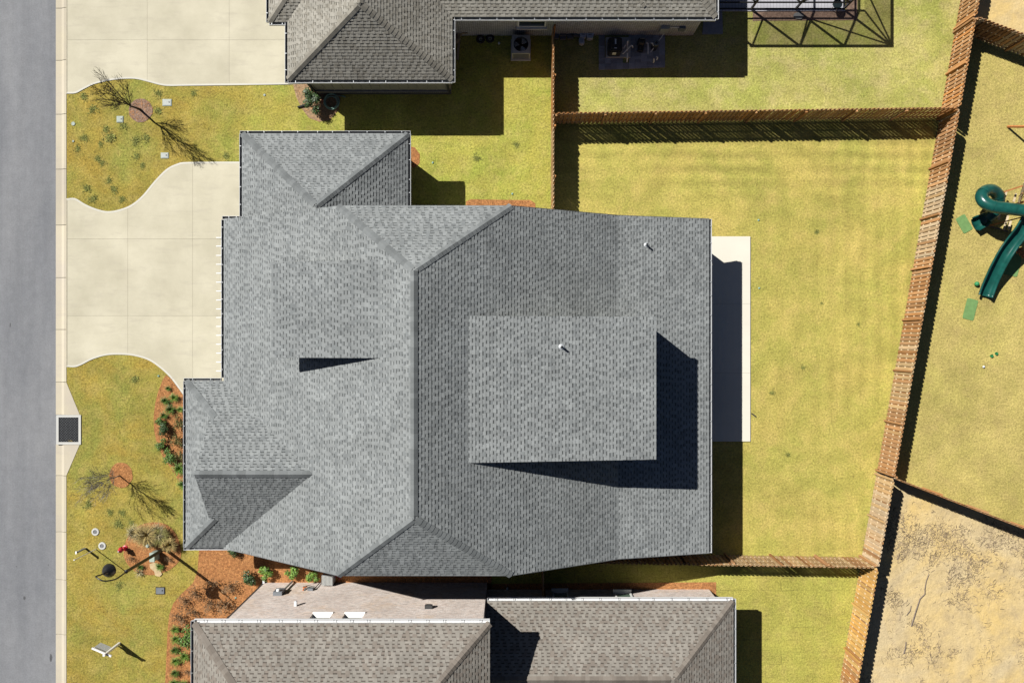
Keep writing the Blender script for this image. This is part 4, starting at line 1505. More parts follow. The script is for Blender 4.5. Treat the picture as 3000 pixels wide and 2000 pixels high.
for x in posts:
    member('post', (x, CGY, 0.05), (x, CGY, CGH), 0.09)
member('top_beam', (CGX0, CGY, CGH), (CGX1 + 0.05, CGY, CGH), 0.1)
member('chair_rail', (CGX0, CGY, 0.83), (CGX1, CGY, 0.83), 0.06)
member('bottom_rail', (CGX0, CGY, 0.09), (CGX1, CGY, 0.09), 0.06)
for y in (19.2, 21.8, 24.4):
    member('post', (CGX1, y, 0.05), (CGX1, y, CGH), 0.09)
member('top_beam', (CGX1, CGY + 0.05, CGH), (CGX1, 24.4, CGH), 0.1)
member('chair_rail', (CGX1, CGY + 0.05, 0.83), (CGX1, 24.4, 0.83), 0.06)
member('bottom_rail', (CGX1, CGY + 0.05, 0.09), (CGX1, 24.4, 0.09), 0.06)
member('brace', (12.0, CGY - 0.02, CGH), (14.23, CGY - 0.02, 0.83), 0.06)
member('brace', (14.23, CGY - 0.02, CGH), (CGX1, CGY - 0.02, 0.83), 0.06)
member('brace', (CGX1, CGY + 0.03, CGH), (14.23, CGY + 0.03, 0.83), 0.06)
member('brace', (9.62, CGY + 0.03, CGH), (12.0, CGY + 0.03, 0.83), 0.06)
member('brace', (CGX1 + 0.02, CGY, CGH), (CGX1 + 0.02, 19.2, 0.83), 0.06)
for x in posts[1:3]:
    member('roof_beam', (x, CGY, CGH), (x, 19.0, CGH + 1.0))
    member('roof_beam', (x, 19.0, CGH + 1.0), (x, 24.4, CGH + 1.0))
member('roof_beam', (CGX1, CGY, CGH), (14.5, 19.0, CGH + 1.0))
member('roof_beam', (9.6, 19.0, CGH + 1.0), (14.5, 19.0, CGH + 1.0))
for pts in ([(CGX0, CGY, 0.1), (CGX1, CGY, 0.1), (CGX1, CGY, CGH), (CGX0, CGY, CGH)],
            [(CGX1, CGY, 0.1), (CGX1, 24.4, 0.1), (CGX1, 24.4, CGH), (CGX1, CGY, CGH)],
            [(CGX0, CGY, CGH), (CGX1, CGY, CGH), (14.5, 19.0, CGH + 1.0), (CGX0, 19.0, CGH + 1.0)],
            [(CGX1, CGY, CGH), (CGX1, 24.4, CGH), (14.5, 24.4, CGH + 1.0), (14.5, 19.0, CGH + 1.0)]):
    b = MB()
    b.poly(pts)
    b.obj('screen_panel', 'screen_mesh', cg)
b = MB()
b.prism([(9.3, CGY - 0.1), (CGX1 + 0.08, CGY - 0.1), (CGX1 + 0.08, 24.6), (9.3, 24.6)], -0.05, 0.05)
b.obj('pool_deck', 'pool_tile', kind='structure')
sheet('cage_mulch_bed', [G(2205, 36), G(2478, 32), (G(2478, 0)[0], 24), (G(2512, 0)[0], 24), G(2512, 60), G(2205, 62)], 0.014, 'pink_mulch')
b = MB()
q = G(2338, 48)
b.prism([(q[0] + 0.26 * math.cos(t) * R.uniform(0.8, 1.1), q[1] + 0.2 * math.sin(t) * R.uniform(0.8, 1.1)) for t in [i * 0.524 for i in range(12)]], 0.0, 0.08)
b.obj('stone', 'block_grey', label='flat grey stone in the mulch bed outside the pool cage', category='stone')
q = G(2086, 68)
b = MB()
b.prism([G(2062, 36), G(2115, 36), G(2117, 101), G(2057, 102)][::-1], 0.0, 0.06)
b.obj('step_slab', 'paver_blue', label='square blue grey landing slab at the corner of the taupe house', category='slab')
pt = thing('glass_table', (P(2458, 8)[0], P(2458, 8)[1], 0.05), 'small round glass patio table inside the pool cage corner', 'table')
q = P(2456, 10, 0.6)
b = MB()
b.lathe((q.x, q.y, 0.5), [(0.24, 0.0), (0.24, 0.02)], 18)
b.obj('table_top', 'glass_dark', pt)
for k in range(4):
    b = MB()
    an = k * 1.57 + 0.4
    b.tube([(q.x + 0.1 * math.cos(an), q.y + 0.1 * math.sin(an), 0.5), (q.x + 0.2 * math.cos(an), q.y + 0.2 * math.sin(an), 0.06)], 0.015, 6)
    b.obj('leg', 'galvanised', pt)

# air conditioner
q = P(1527, 158)
ac = thing('air_conditioner', (q.x, q.y, 0), 'grey air conditioner unit on the grass behind the taupe house', 'air conditioner')
ax, ay, az = q.x - 0.02, q.y + 0.16, 0.86
b = MB()
b.box((ax, ay, 0.05), (1.0, 1.05, 0.1))
b.obj('base_pad', 'concrete_pale', ac)
b = MB()
s_ = 0.45
sq = [(ax + s_ * x, ay + s_ * y) for x, y in ((-1, -1), (1, -1), (1, 1), (-1, 1))]
for i in range(4):
    p0, p1 = sq[i], sq[(i + 1) % 4]
    b.poly([(*p0, 0.1), (*p1, 0.1), (*p1, az), (*p0, az)])
ring_o, ring_i = [], []
for k in range(32):
    an = 2 * math.pi * k / 32
    cx_, sy_ = math.cos(an), math.sin(an)
    m_ = s_ / max(abs(cx_), abs(sy_))
    ring_o.append((ax + cx_ * m_, ay + sy_ * m_, az))
    ring_i.append((ax + 0.36 * cx_, ay + 0.36 * sy_, az + 0.01))
for k in range(32):
    j = (k + 1) % 32
    b.poly([ring_o[k], ring_o[j], ring_i[j], ring_i[k]])
b.obj('cabinet', 'ac_grey', ac)
b = MB()
for k in range(9):
    b.box((ax, ay - s_ - 0.006, 0.16 + k * 0.075), (0.78, 0.012, 0.03))
b.obj('louvre_panel', 'grey_plastic', ac)
b = MB()
for r in (0.12, 0.2, 0.28, 0.35):
    b.tube([(ax + r * math.cos(t * 0.2618), ay + r * math.sin(t * 0.2618), az + 0.015) for t in range(25)], 0.006, 4)
for k in range(8):
    an = k * math.pi / 4
    b.bar((ax, ay, az + 0.018), (ax + 0.37 * math.cos(an), ay + 0.37 * math.sin(an), az + 0.018), 0.01, 0.01)
b.obj('fan_guard', 'black_metal', ac)
b = MB()
b.lathe((ax, ay, az - 0.35), [(0.42, 0.0)], 20)
b.obj('fan_well', 'black_metal', ac)
for k in range(3):
    b = MB()
    a0 = k * 2.094 + 2.6
    b.poly([(ax + r * math.cos(a0 + t), ay + r * math.sin(a0 + t), az - 0.12 + 0.06 * t) for r, t in ((0.08, 0), (0.34, -0.1), (0.35, 0.45), (0.3, 0.9), (0.08, 0.7))])
    b.obj('fan_blade', 'galvanised', ac)

# pool equipment on its paver pad
pad = thing('paver_pad', (*G(1850, 160), 0), 'blue grey paver pad under the pool equipment by the brick wall', 'paving')
pv = MB()
pv.box((0, 0, 0), (0.295, 0.295, 0.06))
pv = pv.data('paver', 'paver_blue')
pv2 = MB()
pv2.box((0, 0, 0), (0.295, 0.145, 0.06))
pv2 = pv2.data('paver', 'paver_blue')
x0, y0 = G(1754, 206)
for i in range(11):
    for j in range(7):
        if 0 < i < 5 and 1 < j or (3 < i < 6 and j == 1) and i == 4:
            continue
        if i > 9 and j > 5:
            continue
        x, y = x0 + 0.15 + i * 0.302, y0 + 0.15 + j * 0.302 + i * 0.012
        if R.random() < 0.35:
            for dy in (-0.075, 0.075):
                link('paver', pv2, pad, Matrix.Translation((x, y + dy, 0.03 + R.uniform(-0.004, 0.004))))
        else:
            link('paver', pv, pad, Matrix.Translation((x, y, 0.03 + R.uniform(-0.004, 0.004))) @ Matrix.Rotation(R.choice((0, 1)) * math.pi / 2, 4, 'Z'))
b = MB()
b.box((*G(1810, 142), 0.09), (1.24, 1.0, 0.14))
b.obj('equipment_slab', 'concrete_pale', pad)
q = G(1797, 148)
ht = thing('pool_heater', (*q, 0), 'black boxy pool heater with white labels on the paver pad', 'pool heater')
b = MB()
b.prism([(q[0] + 0.33 * x, q[1] + 0.36 * y) for x, y in ((-1, -.8), (-.8, -1), (.8, -1), (1, -.8), (1, .8), (.8, 1), (-.8, 1), (-1, .8))], 0.16, 0.75)
b.prism([(q[0] + 0.30 * x, q[1] + 0.33 * y) for x, y in ((-1, -.7), (-.7, -1), (.7, -1), (1, -.7), (1, .7), (.7, 1), (-.7, 1), (-1, .7))], 0.75, 0.86)
b.obj('cabinet', 'dark_plastic', ht)
b = MB()
b.box((q[0], q[1] + 0.12, 0.865), (0.07, 0.26, 0.01))
b.box((q[0], q[1] - 0.2, 0.865), (0.12, 0.04, 0.01))
b.box((q[0] - 0.03, q[1] - 0.366, 0.55), (0.18, 0.01, 0.3))
b.obj('label', 'pvc_white', ht)
for nm, px, py, r, h, lb in (('pool_pump', 1876, 130, 0.19, 0.45, 'black pool pump between the white pipes on the paver pad'),
                             ('pool_filter', 1915, 142, 0.16, 0.7, 'round black filter canister at the right end of the paver pad')):
    q = G(px, py)
    t_ = thing(nm, (*q, 0), lb, 'pump' if 'pump' in nm else 'filter')
    b = MB()
    b.lathe((*q, 0.06), [(r, 0), (r, h * 0.8), (r * 0.7, h * 0.95), (r * 0.3, h)], 14)
    b.obj('canister', 'dark_plastic', t_, smooth=False)
    b = MB()
    if 'pump' in nm:
        b.tube([(q[0], q[1] - 0.1, 0.22), (q[0] - 0.05, q[1] - 0.45, 0.22)], 0.15, 12)
        b.obj('motor', 'dark_plastic', t_)
        b = MB()
        b.box((q[0] + 0.04, q[1] + 0.14, 0.55), (0.26, 0.14, 0.08))
        b.obj('control_panel', 'grey_plastic', t_)
    else:
        b.lathe((*q, 0.7), [(r * 0.9, 0), (r * 0.95, 0.03), (r * 0.9, 0.05)], 14)
        b.obj('clamp_ring', 'grey_plastic', t_)
pz = 0.3
for pts, lb in (([(1823, 157, .3), (1826, 157, .35), (1840, 142, .4), (1850, 133, .4), (1852, 134, .4), (1854, 139, .3)], 'long diagonal white pvc pipe beside the black pool heater'),
                ([(1822, 141, .3), (1828, 141, .4), (1832, 132, .45)], 'short bent white pvc pipe next to the black pool heater'),
                ([(1840, 118, .6), (1838, 124, .5), (1838, 148, .2)], 'upright white pvc pipe rising beside the brick wall'),
                ([(1838, 156, .4), (1838, 170, .35), (1837, 182, .1)], 'straight white pvc pipe dropping over the paver edge'),
                ([(1894, 126, .4), (1899, 128, .4), (1899, 158, .35)], 'straight white pvc pipe between pump and filter'),
                ([(1907, 126, .6), (1912, 127, .65), (1916, 135, .6)], 'curved white pvc elbow on top of the filter'),
                ([(1916, 172, .35), (1916, 180, .25), (1914, 184, .1)], 'stubby white pvc valve pipe in the gap of the pavers'),
                ([(1922, 166, .35), (1927, 168, .35), (1924, 176, .25)], 'hooked white pvc pipe at the right of the paver pad')):
    b = MB()
    b.tube([P(*p) for p in pts], 0.034, 8)
    b.obj('pvc_pipe', 'pvc_white', label=lb, category='pipe', group='pool pipes')

# odds and ends along the shaded wall
for k, (px, py, lb) in enumerate(((1408, 118, 'left of two dark tyres lying against the shaded brick wall'), (1436, 116, 'right of two dark tyres lying against the shaded brick wall'))):
    q = G(px, py)
    t_ = thing('tyre', (*q, 0), lb, 'tyre', 'tyres by the wall')
    b = MB()
    b.tube([(q[0] + 0.16 * math.cos(a * 0.3927), q[1] + 0.16 * math.sin(a * 0.3927), 0.1) for a in range(17)], 0.06, 8)
    b.obj('tread', 'rubber', t_, smooth=True)
    b = MB()
    b.tube([(q[0] + 0.07 * math.cos(a * 0.3927), q[1] + 0.07 * math.sin(a * 0.3927), 0.1) for a in range(17)], 0.02, 6)
    b.obj('rim', 'galvanised', t_)
for i, (a, c_, lb) in enumerate((((1328, 112, 0.1), (1362, 78, 0.5), 'topmost of the three grey boards leaning under the taupe eave'),
                                 ((1328, 121, 0.1), (1366, 87, 0.5), 'middle of the three grey boards leaning under the taupe eave'),
                                 ((1329, 132, 0.1), (1348, 112, 0.4), 'lowest and shortest of the boards leaning under the taupe eave'),
                                 ((1341, 98, 0.3), (1370, 96, 0.4), 'level pale board across the leaning boards by the brick wall'),
                                 ((1340, 175, 0.03), (1345, 118, 0.06), 'long upright board lying on the shaded grass by the garage'))):
    b = MB()
    b.bar(P(*a), P(*c_), 0.12, 0.03)
    b.obj('board', 'fence_weathered', label=lb, category='board', group='boards by the garage')
for i in range(9):
    px, py, z = (1628 + (i % 3) * 21, 104 + (i // 3) * 8, 0.09) if i < 6 else (1668 + (i - 6) * 13, 104, 0.09)
    b = MB()
    q = G(px, py)
    b.box((q[0], q[1], z + 0.1 * (i % 2)), (0.3, 0.22, 0.18), rz=R.uniform(-0.2, 0.2))
    b.obj('concrete_block', 'block_grey', label='grey concrete block in the pile against the shaded brick wall by the fence', category='block', group='block pile')
for px, py, s_, lb in ((1707, 106, 1.0, 'left of two pale plastic bags standing by the brick wall'), (1727, 108, 1.05, 'right of two pale plastic bags standing by the brick wall'),
                       (1703, 125, 0.85, 'slumped pale plastic bag on the grass in front of two bags')):
    q = G(px, py)
    t_ = thing('plastic_bag', (*q, 0), lb, 'bag', 'bags by the wall')
    b = MB()
    b.prism([(q[0] + s_ * 0.15 * x * R.uniform(0.85, 1.1), q[1] + s_ * 0.17 * y * R.uniform(0.85, 1.1)) for x, y in ((-1, -1), (0, -1.1), (1, -.9), (1.1, 0), (.9, 1), (0, .9), (-1, 1), (-1.05, 0))], 0.0, 0.3 * s_)
    b.obj('sack', 'bag_white', t_)
    b = MB()
    b.box((q[0], q[1] - 0.03, 0.3 * s_ + 0.006), (0.16 * s_, 0.03, 0.012))
    b.box((q[0], q[1] + 0.06, 0.3 * s_ + 0.006), (0.2 * s_, 0.03, 0.012))
    b.obj('printed_band', 'grey_plastic', t_)
q = G(1462, 128)
b = MB()
b.lathe((*q, 0), [(0.05, 0), (0.062, 0.03), (0.05, 0.09), (0.02, 0.11)], 10)
b.obj('white_cap', 'pvc_white', label='small white pipe cap on the dark grass left of the air conditioner', category='pipe cap')


# ------------------------------------------------------------------ fences
PK = {}


def picket_mesh(mat, h):
    k = (mat, h)
    if k not in PK:
        b = MB()
        w, t, e = 0.070, 0.009, 0.03
        prof = [(-w, 0.04), (w, 0.04), (w, h - e), (w - e, h), (-w + e, h), (-w, h - e)]
        n_ = len(prof)
        vs = [(x, -t, z) for x, z in prof] + [(x, t, z) for x, z in prof]
        fs = [tuple(range(n_)), tuple(range(n_, 2 * n_))[::-1]] + [(i, n_ + i, n_ + (i + 1) % n_, (i + 1) % n_) for i in range(n_)]
        b.mesh(vs, fs)
        PK[k] = b.data('picket', mat)
    return PK[k]


def fence(a, b_, label, mats, side=1, h=1.82, both=True, skip0=0.0):
    a, b_ = Vector((*G(*a), 0)), Vector((*G(*b_), 0))
    t = b_ - a
    L = t.length
    t.normalize()
    nrm = Vector((-t.y, t.x, 0)) * side
    rz = math.atan2(t.y, t.x)
    f = thing('fence', tuple((a + b_) / 2), label, 'fence', 'board fences')
    gap = 0.025
    k = 0
    s_ = 0.10 + skip0
    while s_ < L - 0.06:
        for sd, off in ((1, 0.0), (-1, 0.105)):
            if s_ + off > L - 0.05:
                continue
            fr = (s_ + off) / L
            mt = mats[min(int(fr * len(mats)), len(mats) - 1)]
            if R.random() < 0.45:
                mt = R.choice(mats + ['fence_brown', mats[0]])
            hh = h + R.choice((0, 0, 0.012, -0.012))
            p = a + t * (s_ + off) + nrm * sd * gap
            link('picket', picket_mesh(mt, hh), f, Matrix.Translation(p) @ Matrix.Rotation(rz + R.gauss(0, 0.006), 4, 'Z') @ Matrix.Rotation(R.gauss(0, 0.004), 4, 'Y'))
        s_ += 0.21
    for z in (0.28, 0.95, 1.6):
        b = MB()
        b.bar(a + Vector((0, 0, z)), b_ + Vector((0, 0, z)), 0.030, 0.085)
        b.obj('rail', 'fence_rail', f)
    n = max(1, round(L / 2.44))
    pm = MB()
    pm.box((0, 0, (h - 0.05) / 2), (0.09, 0.09, h - 0.05))
    pm = pm.data('post', mats[0])
    for i in range(n + 1):
        s2 = min(max(L * i / n, 0.05), L - 0.05)
        p = a + t * s2 + nrm * 0.075
        link('post', pm, f, Matrix.Translation(p) @ Matrix.Rotation(rz, 4, 'Z'))
    return f


def seg(y0, y1):
    return (fx(y0), y0), (fx(y1), y1)


fence(*seg(-160, 90), 'orange brown board fence at the top right corner before the fence junction', ['fence_orange'], side=-1)
fence(*seg(94, 344), 'brown board fence between the taupe house yard and the playset yard', ['fence_orange', 'fence_brown', 'fence_brown', 'fence_brown', 'fence_orange'], side=-1)
fence(*seg(349, 1379), 'long brown slanting board fence between the grey house lawn and the playset yard', ['fence_brown', 'fence_weathered', 'fence_brown', 'fence_tan', 'fence_brown'], side=-1)
fence(*seg(1384, 1630), 'weathered whitish board fence beside the sandy lot above the lower fence corner', ['fence_tan', 'fence_weathered', 'fence_weathered'], side=-1)
fence(*seg(1635, 2160), 'golden new board fence beside the sandy lot at the bottom right', ['fence_gold', 'fence_gold', 'fence_orange', 'fence_gold'], side=-1)
fence((1621, 362), (fx(346) - 5, 346), 'red brown board fence between the taupe house yard and the grey house lawn', ['fence_orange', 'fence_brown', 'fence_brown'], side=-1)
fence((1616, 112), (1616, 678), 'board fence seen edge on running from the taupe house to the grey house', ['fence_orange', 'fence_tan'], side=1)
fence((fx(91) + 4, 92), (3090, 199), 'dark board fence between the playset yard and the sandy lot at the top right', ['fence_brown', 'fence_weathered'], side=-1)
fence((fx(1382) + 4, 1383), (3090, 1583), 'board fence between the playset yard and the large sandy lot', ['fence_orange', 'fence_brown'], side=1)
fence((1592, 1617), (fx(1632) - 5, 1632), 'tan board fence between the grey house lawn and the brick house yard', ['fence_brown', 'fence_brown', 'fence_tan', 'fence_tan'], side=1)
fence((1588, 1624), (1588, 1724), 'short board fence closing the shaded gap between the grey and brick houses', ['fence_brown'], side=1)


# ------------------------------------------------------------------ plants
def tube_seg(b, p, q, r0, r1, n=5, tone=1.0):
    b.tube([p, q], [r0, r1], n, tone=tone, cap=False)


def bare_tree(name, base, h, label, bark, seed, spread, lean=(0, 0), fork=0.42, r0=0.06, levels=5):
    rr = random.Random(seed)
    t_ = thing(name, base, label, 'tree', 'bare young trees')
    trunk, crown = MB(), MB()
    p = Vector(base)
    pts, rad = [p.copy()], [r0 * 1.25]
    for i in range(5):
        p = p + Vector((rr.gauss(0, 0.02) + lean[0] * h * fork / 5, rr.gauss(0, 0.02) + lean[1] * h * fork / 5, h * fork / 5))
        pts.append(p.copy())
        rad.append(r0 * (1 - 0.09 * i))
    trunk.tube(pts, rad, 8)
    trunk.obj('trunk', bark, t_, smooth=True)

    def grow(p, d_, l, r, lev):
        r = max(r, 0.006)
        n = 4 if lev > 2 else 3
        for k in range(n):
            d2 = (d_ + Vector((rr.gauss(0, 0.05), rr.gauss(0, 0.05), rr.gauss(0.05, 0.04)))).normalized()
            q = p + d2 * l / n
            tube_seg(crown, p, q, r * (1 - 0.18 * k), r * (1 - 0.18 * (k + 1)), 5 if lev > 2 else 3)
            if lev > 1 and (k > 0 or lev < 4):
                for _ in range(3 if lev == 2 else 2):
                    an = rr.uniform(0, 6.28)
                    side = Vector((math.cos(an), math.sin(an), rr.uniform(-0.1, 0.35)))
                    grow(q, (d2 + side * spread).normalized(), l * rr.uniform(0.35, 0.6) * (1.15 - 0.18 * k), r * 0.55, lev - 1)
            p, d_ = q, d2
    d0 = Vector((lean[0], lean[1], 1)).normalized()
    grow(pts[-1], d0, h * (1 - fork), r0 * 0.6, levels)
    for k in range(8):
        an = k * 2.4 + rr.uniform(-0.4, 0.4)
        i = 3 + k % 3
        dd = (Vector((math.cos(an), math.sin(an), 0)) * spread * 1.05 + d0).normalized()
        grow(pts[i], dd, h * (1 - fork) * rr.uniform(0.6, 0.95), r0 * 0.4, levels - 1)
    crown.obj('crown', bark, t_)


q = P(412, 322)
bare_tree('bare_tree', tuple(q), 3.75, 'tall bare dark tree in a pale mulch ring beside the top driveway', 'bark_dark', 5, 0.50, (-0.01, 0.01), 0.44, 0.052, 4)
q = P(352, 1393)
bare_tree('bare_tree', tuple(q), 2.75, 'small bare pale tree in a red mulch ring near the storm drain', 'bark_pale', 11, 0.55, (-0.01, 0.0), 0.36, 0.032, 4)


def blades(nb, r, h, w, seed, arch=1.0, flop=0.0, tones=(0.6, 0.85, 1.0, 1.25)):
    rr = random.Random(seed)
    b = MB()
    for _ in range(nb):
        an = rr.uniform(0, 6.28)
        d_ = Vector((math.cos(an), math.sin(an), 0))
        s_ = Vector((-math.sin(an), math.cos(an), 0)) * w * rr.uniform(0.7, 1.2)
        reach = r * rr.uniform(0.35, 1.0)
        top = h * rr.uniform(0.6, 1.0)
        o = d_ * rr.uniform(0, r * 0.15)
        tone = rr.choice(tones)
        prev = None
        for k in range(4):
            f_ = k / 3
            z = top * math.sin(min(f_ * 2.0, 2.2 + flop)) if arch else top * f_
            p = o + d_ * reach * f_ ** 1.2 + Vector((0, 0, max(z, 0.02)))
            ww = s_ * (1 - 0.8 * f_)
            if prev:
                b.poly([prev[0] - prev[1], p - ww, p + ww, prev[0] + prev[1]], tone)
            prev = (p, ww)
    return b


def leafball(nl, r, h, ls, seed, tones=(0.5, 0.75, 1.0, 1.35), stems=6, hollow=0.35, z0=0.05):
    rr = random.Random(seed)
    b = MB()
    lobes = [(rr.gauss(0, r * 0.42), rr.gauss(0, r * 0.42), rr.uniform(0.45, 0.8) * h, rr.uniform(0.4, 0.62) * r) for _ in range(7)]
    for i in range(nl):
        lx, ly, lz, lr = rr.choice(lobes)
        th, ph = rr.uniform(0, 6.28), math.acos(rr.uniform(-0.5, 1))
        q = lr * rr.uniform(hollow, 1.08)
        p = Vector((lx + q * math.sin(ph) * math.cos(th), ly + q * math.sin(ph) * math.sin(th), max(z0, lz + q * math.cos(ph) * h / (2 * r) * 1.3)))
        out = Vector((math.sin(ph) * math.cos(th), math.sin(ph) * math.sin(th), math.cos(ph) + 0.5)).normalized()
        a = Vector((rr.gauss(0, 1), rr.gauss(0, 1), rr.gauss(0, 0.5)))
        a = (a - out * a.dot(out) * 0.6).normalized()
        c = out.cross(a).normalized()
        l, w = ls * rr.uniform(0.7, 1.3), ls * rr.uniform(0.28, 0.45)
        b.poly([p - c * w * 0.2, p + a * l * 0.5 - c * w, p + a * l, p + a * l * 0.5 + c * w], rr.choice(tones))
    return b


def twigball(nt, r, h, seed, tones=(0.6, 1.0, 1.4), leaves=40):
    rr = random.Random(seed)
    b = MB()
    for _ in range(nt):
        an = rr.uniform(0, 6.28)
        p = Vector((rr.gauss(0, r * 0.08), rr.gauss(0, r * 0.08), 0))
        d_ = Vector((math.cos(an) * rr.uniform(0.2, 1.0), math.sin(an) * rr.uniform(0.2, 1.0), rr.uniform(0.4, 1.2))).normalized()
        tone = rr.choice(tones)
        for k in range(3):
            q = p + d_ * r * rr.uniform(0.3, 0.45)
            q.z = min(q.z, h)
            tube_seg(b, p, q, 0.012 - 0.003 * k, 0.009 - 0.003 * k, 3, tone)
            if k:
                for _ in range(leaves):
                    c = q + Vector((rr.gauss(0, r * 0.16), rr.gauss(0, r * 0.16), rr.gauss(0, r * 0.1)))
                    a = Vector((rr.gauss(0, 1), rr.gauss(0, 1), rr.gauss(0, 0.5))).normalized() * 0.035
                    s_ = Vector((-a.y, a.x, 0.2 * a.x)) * 0.6
                    b.poly([c - a, c + s_, c + a, c - s_], tone * rr.uniform(0.6, 1.5))
            p = q
            d_ = (d_ + Vector((rr.gauss(0, 0.4), rr.gauss(0, 0.4), rr.gauss(0, 0.2)))).normalized()
    return b


LIR = [blades(150, 0.30, 0.30, 0.011, s_).data('strappy_plant', mt) for s_, mt in ((1, 'leaf_bright'), (2, 'leaf_green'), (3, 'leaf_green'), (4, 'leaf_bright'))]
def weed(seed):
    rr = random.Random(seed)
    b = MB()
    cs = [(rr.gauss(0, 0.035), rr.gauss(0, 0.035)) for _ in range(4)]
    for _ in range(130):
        cx, cy = rr.choice(cs)
        p = Vector((cx + rr.gauss(0, 0.07), cy + rr.gauss(0, 0.07), rr.uniform(0.0, 0.02)))
        an = rr.uniform(0, 6.28)
        a = Vector((math.cos(an), math.sin(an), rr.uniform(0.1, 0.7))) * rr.uniform(0.04, 0.08)
        c = Vector((-math.sin(an), math.cos(an), 0)) * 0.012
        b.poly([p - c, p + a, p + c], rr.choice((0.7, 0.9, 1.2, 1.7)))
    return b


WEED = [weed(20 + s_).data('weed_clump', 'weed_blade') for s_ in range(5)]
SHR = {'dark': leafball(900, 0.42, 0.65, 0.085, 31).data('shrub', 'leaf_dark'), 'green': leafball(800, 0.40, 0.55, 0.085, 32).data('shrub', 'leaf_green'),
       'bright': leafball(600, 0.40, 0.6, 0.10, 33).data('shrub', 'leaf_bright'), 'olive': leafball(420, 0.42, 0.45, 0.07, 34, hollow=0.1).data('shrub', 'leaf_olive'),
       'red': leafball(300, 0.3, 0.4, 0.09, 35).data('shrub', 'leaf_red')}
TWG = [twigball(16, 0.48, 0.6, 40 + s_, leaves=6).data('bare_shrub', 'twig_brown') for s_ in range(3)]


def plant(kind, me, px, py, sc, label, category='plant', group=None, z=0.016):
    q = G(px, py)
    return place(kind, me, (q[0], q[1], z), R.uniform(0, 6.28), sc, label=label, category=category, group=group)


ORD = ['topmost', 'second', 'third', 'fourth', 'fifth', 'sixth', 'seventh']
for i, (px, py, s_, k) in enumerate(((495, 1137, 0.6, 1), (514, 1164, 0.95, 0), (488, 1173, 0.95, 1), (503, 1198, 1.1, 2), (531, 1198, 0.7, 0), (483, 1216, 0.85, 1))):
    plant('strappy_plant', LIR[k], px, py, s_, f'{ORD[i]} from the top of the strappy green plants in the bed beside the driveway', group='strappy plants in the front bed')
plant('strappy_plant', LIR[3], 530, 1371, 1.35, 'large bright green strappy plant in the front bed against the grey eave', group='strappy plants in the front bed')
plant('strappy_plant', LIR[0], 542, 1416, 1.2, 'lowest strappy plant of the front bed, half under the grey eave', group='strappy plants in the front bed')
for px, py, s_, k, lb in ((477, 1236, 0.62, 'green', 'loose green shrub above the dark shrub in the front bed'), (489, 1258, 0.8, 'dark', 'dark green shrub at the left edge of the front bed'),
                          (528, 1238, 0.9, 'olive', 'sparse olive shrub near the grey eave in the upper front bed'), (526, 1289, 0.9, 'olive', 'sparse olive shrub near the grey eave in the middle of the front bed'),
                          (480, 1300, 0.72, 'green', 'medium green shrub touching the densest shrub of the front bed'), (504, 1334, 0.9, 'green', 'densest and largest green shrub in the front bed'),
                          (536, 1333, 0.8, 'olive', 'sparse yellowish shrub right of the densest shrub in the front bed'),
                          (733, 1687, 0.95, 'dark', 'dark flecked shrub at the corner of the pale brick house'), (789, 1676, 0.9, 'bright', 'first bright green shrub in the shade of the grey eave'),
                          (858, 1676, 0.85, 'bright', 'second bright green shrub in the shade of the grey eave'), (926, 1681, 0.8, 'bright', 'third bright green shrub in the shade of the grey eave'),
                          (988, 1681, 0.6, 'red', 'small red leaved plant beside the pale grey utility cabinet'), (560, 1857, 1.2, 'green', 'large dark shrub half hidden by the brown roof eave'),
                          (691, 1612, 0.7, 'dark', 'dark shrub peeking out from under the grey eave above the orange mulch')):
    plant('shrub', SHR[k], px, py, s_, lb, 'shrub', 'shrubs')
for i, (px, py, s_) in enumerate(((624, 1708, 1.0), (677, 1713, 1.0), (573, 1734, 0.9), (544, 1762, 0.9), (614, 1765, 0.95), (663, 1766, 1.1), (573, 1792, 0.8), (531, 1810, 1.0))):
    plant('bare_shrub', TWG[i % 3], px, py, s_, 'brown winter shrub in the orange mulch, ' + ('touching the lamp pole shadow', 'alone at the upper right', 'upper left rim of the bed', 'left rim below the upper one', 'right under the lamp shade shadow', 'nearest the black downspout', 'in the middle of the lower three', 'lowest one')[i], 'shrub', 'brown winter shrubs')
for i, (px, py, s_, k) in enumerate(((517, 1839, 0.95, 0), (519, 1867, 1.0, 3), (517, 1899, 0.95, 1), (518, 1932, 1.0, 0), (516, 1967, 0.95, 2), (514, 1995, 0.95, 0))):
    plant('strappy_plant', LIR[k], px, py, s_, f'{ORD[i]} strappy plant from the top in the column beside the brown roof', group='strappy plants beside the brown roof')
plant('strappy_plant', LIR[3], 545, 1917, 1.1, 'yellow green strappy plant right of the column beside the brown roof', group='strappy plants beside the brown roof')
plant('strappy_plant', LIR[3], 543, 1999, 1.0, 'strappy plant at the bottom edge right of the column beside the brown roof', group='strappy plants beside the brown roof')
plant('bare_shrub', TWG[1], 554, 1967, 0.6, 'tiny brown shrub right of the strappy column beside the brown roof', 'shrub', 'brown winter shrubs')
# the clipped shrub by the hose
q = G(928, 312)
lf = leafball(1700, 0.40, 0.85, 0.09, 36).data('foliage', 'leaf_dark')
sh = thing('round_shrub', (*q, 0.016), 'glossy dark green shrub beside the hose coil at the taupe garage', 'shrub')
link('foliage', lf, sh, Matrix.Translation((*q, 0.1)))
b = MB()
for k in range(5):
    b.tube([(q[0], q[1], 0.0), (q[0] + 0.2 * math.cos(k * 1.26), q[1] + 0.2 * math.sin(k * 1.26), 0.6)], [0.02, 0.01], 5)
b.obj('stem', 'bark_dark', sh)
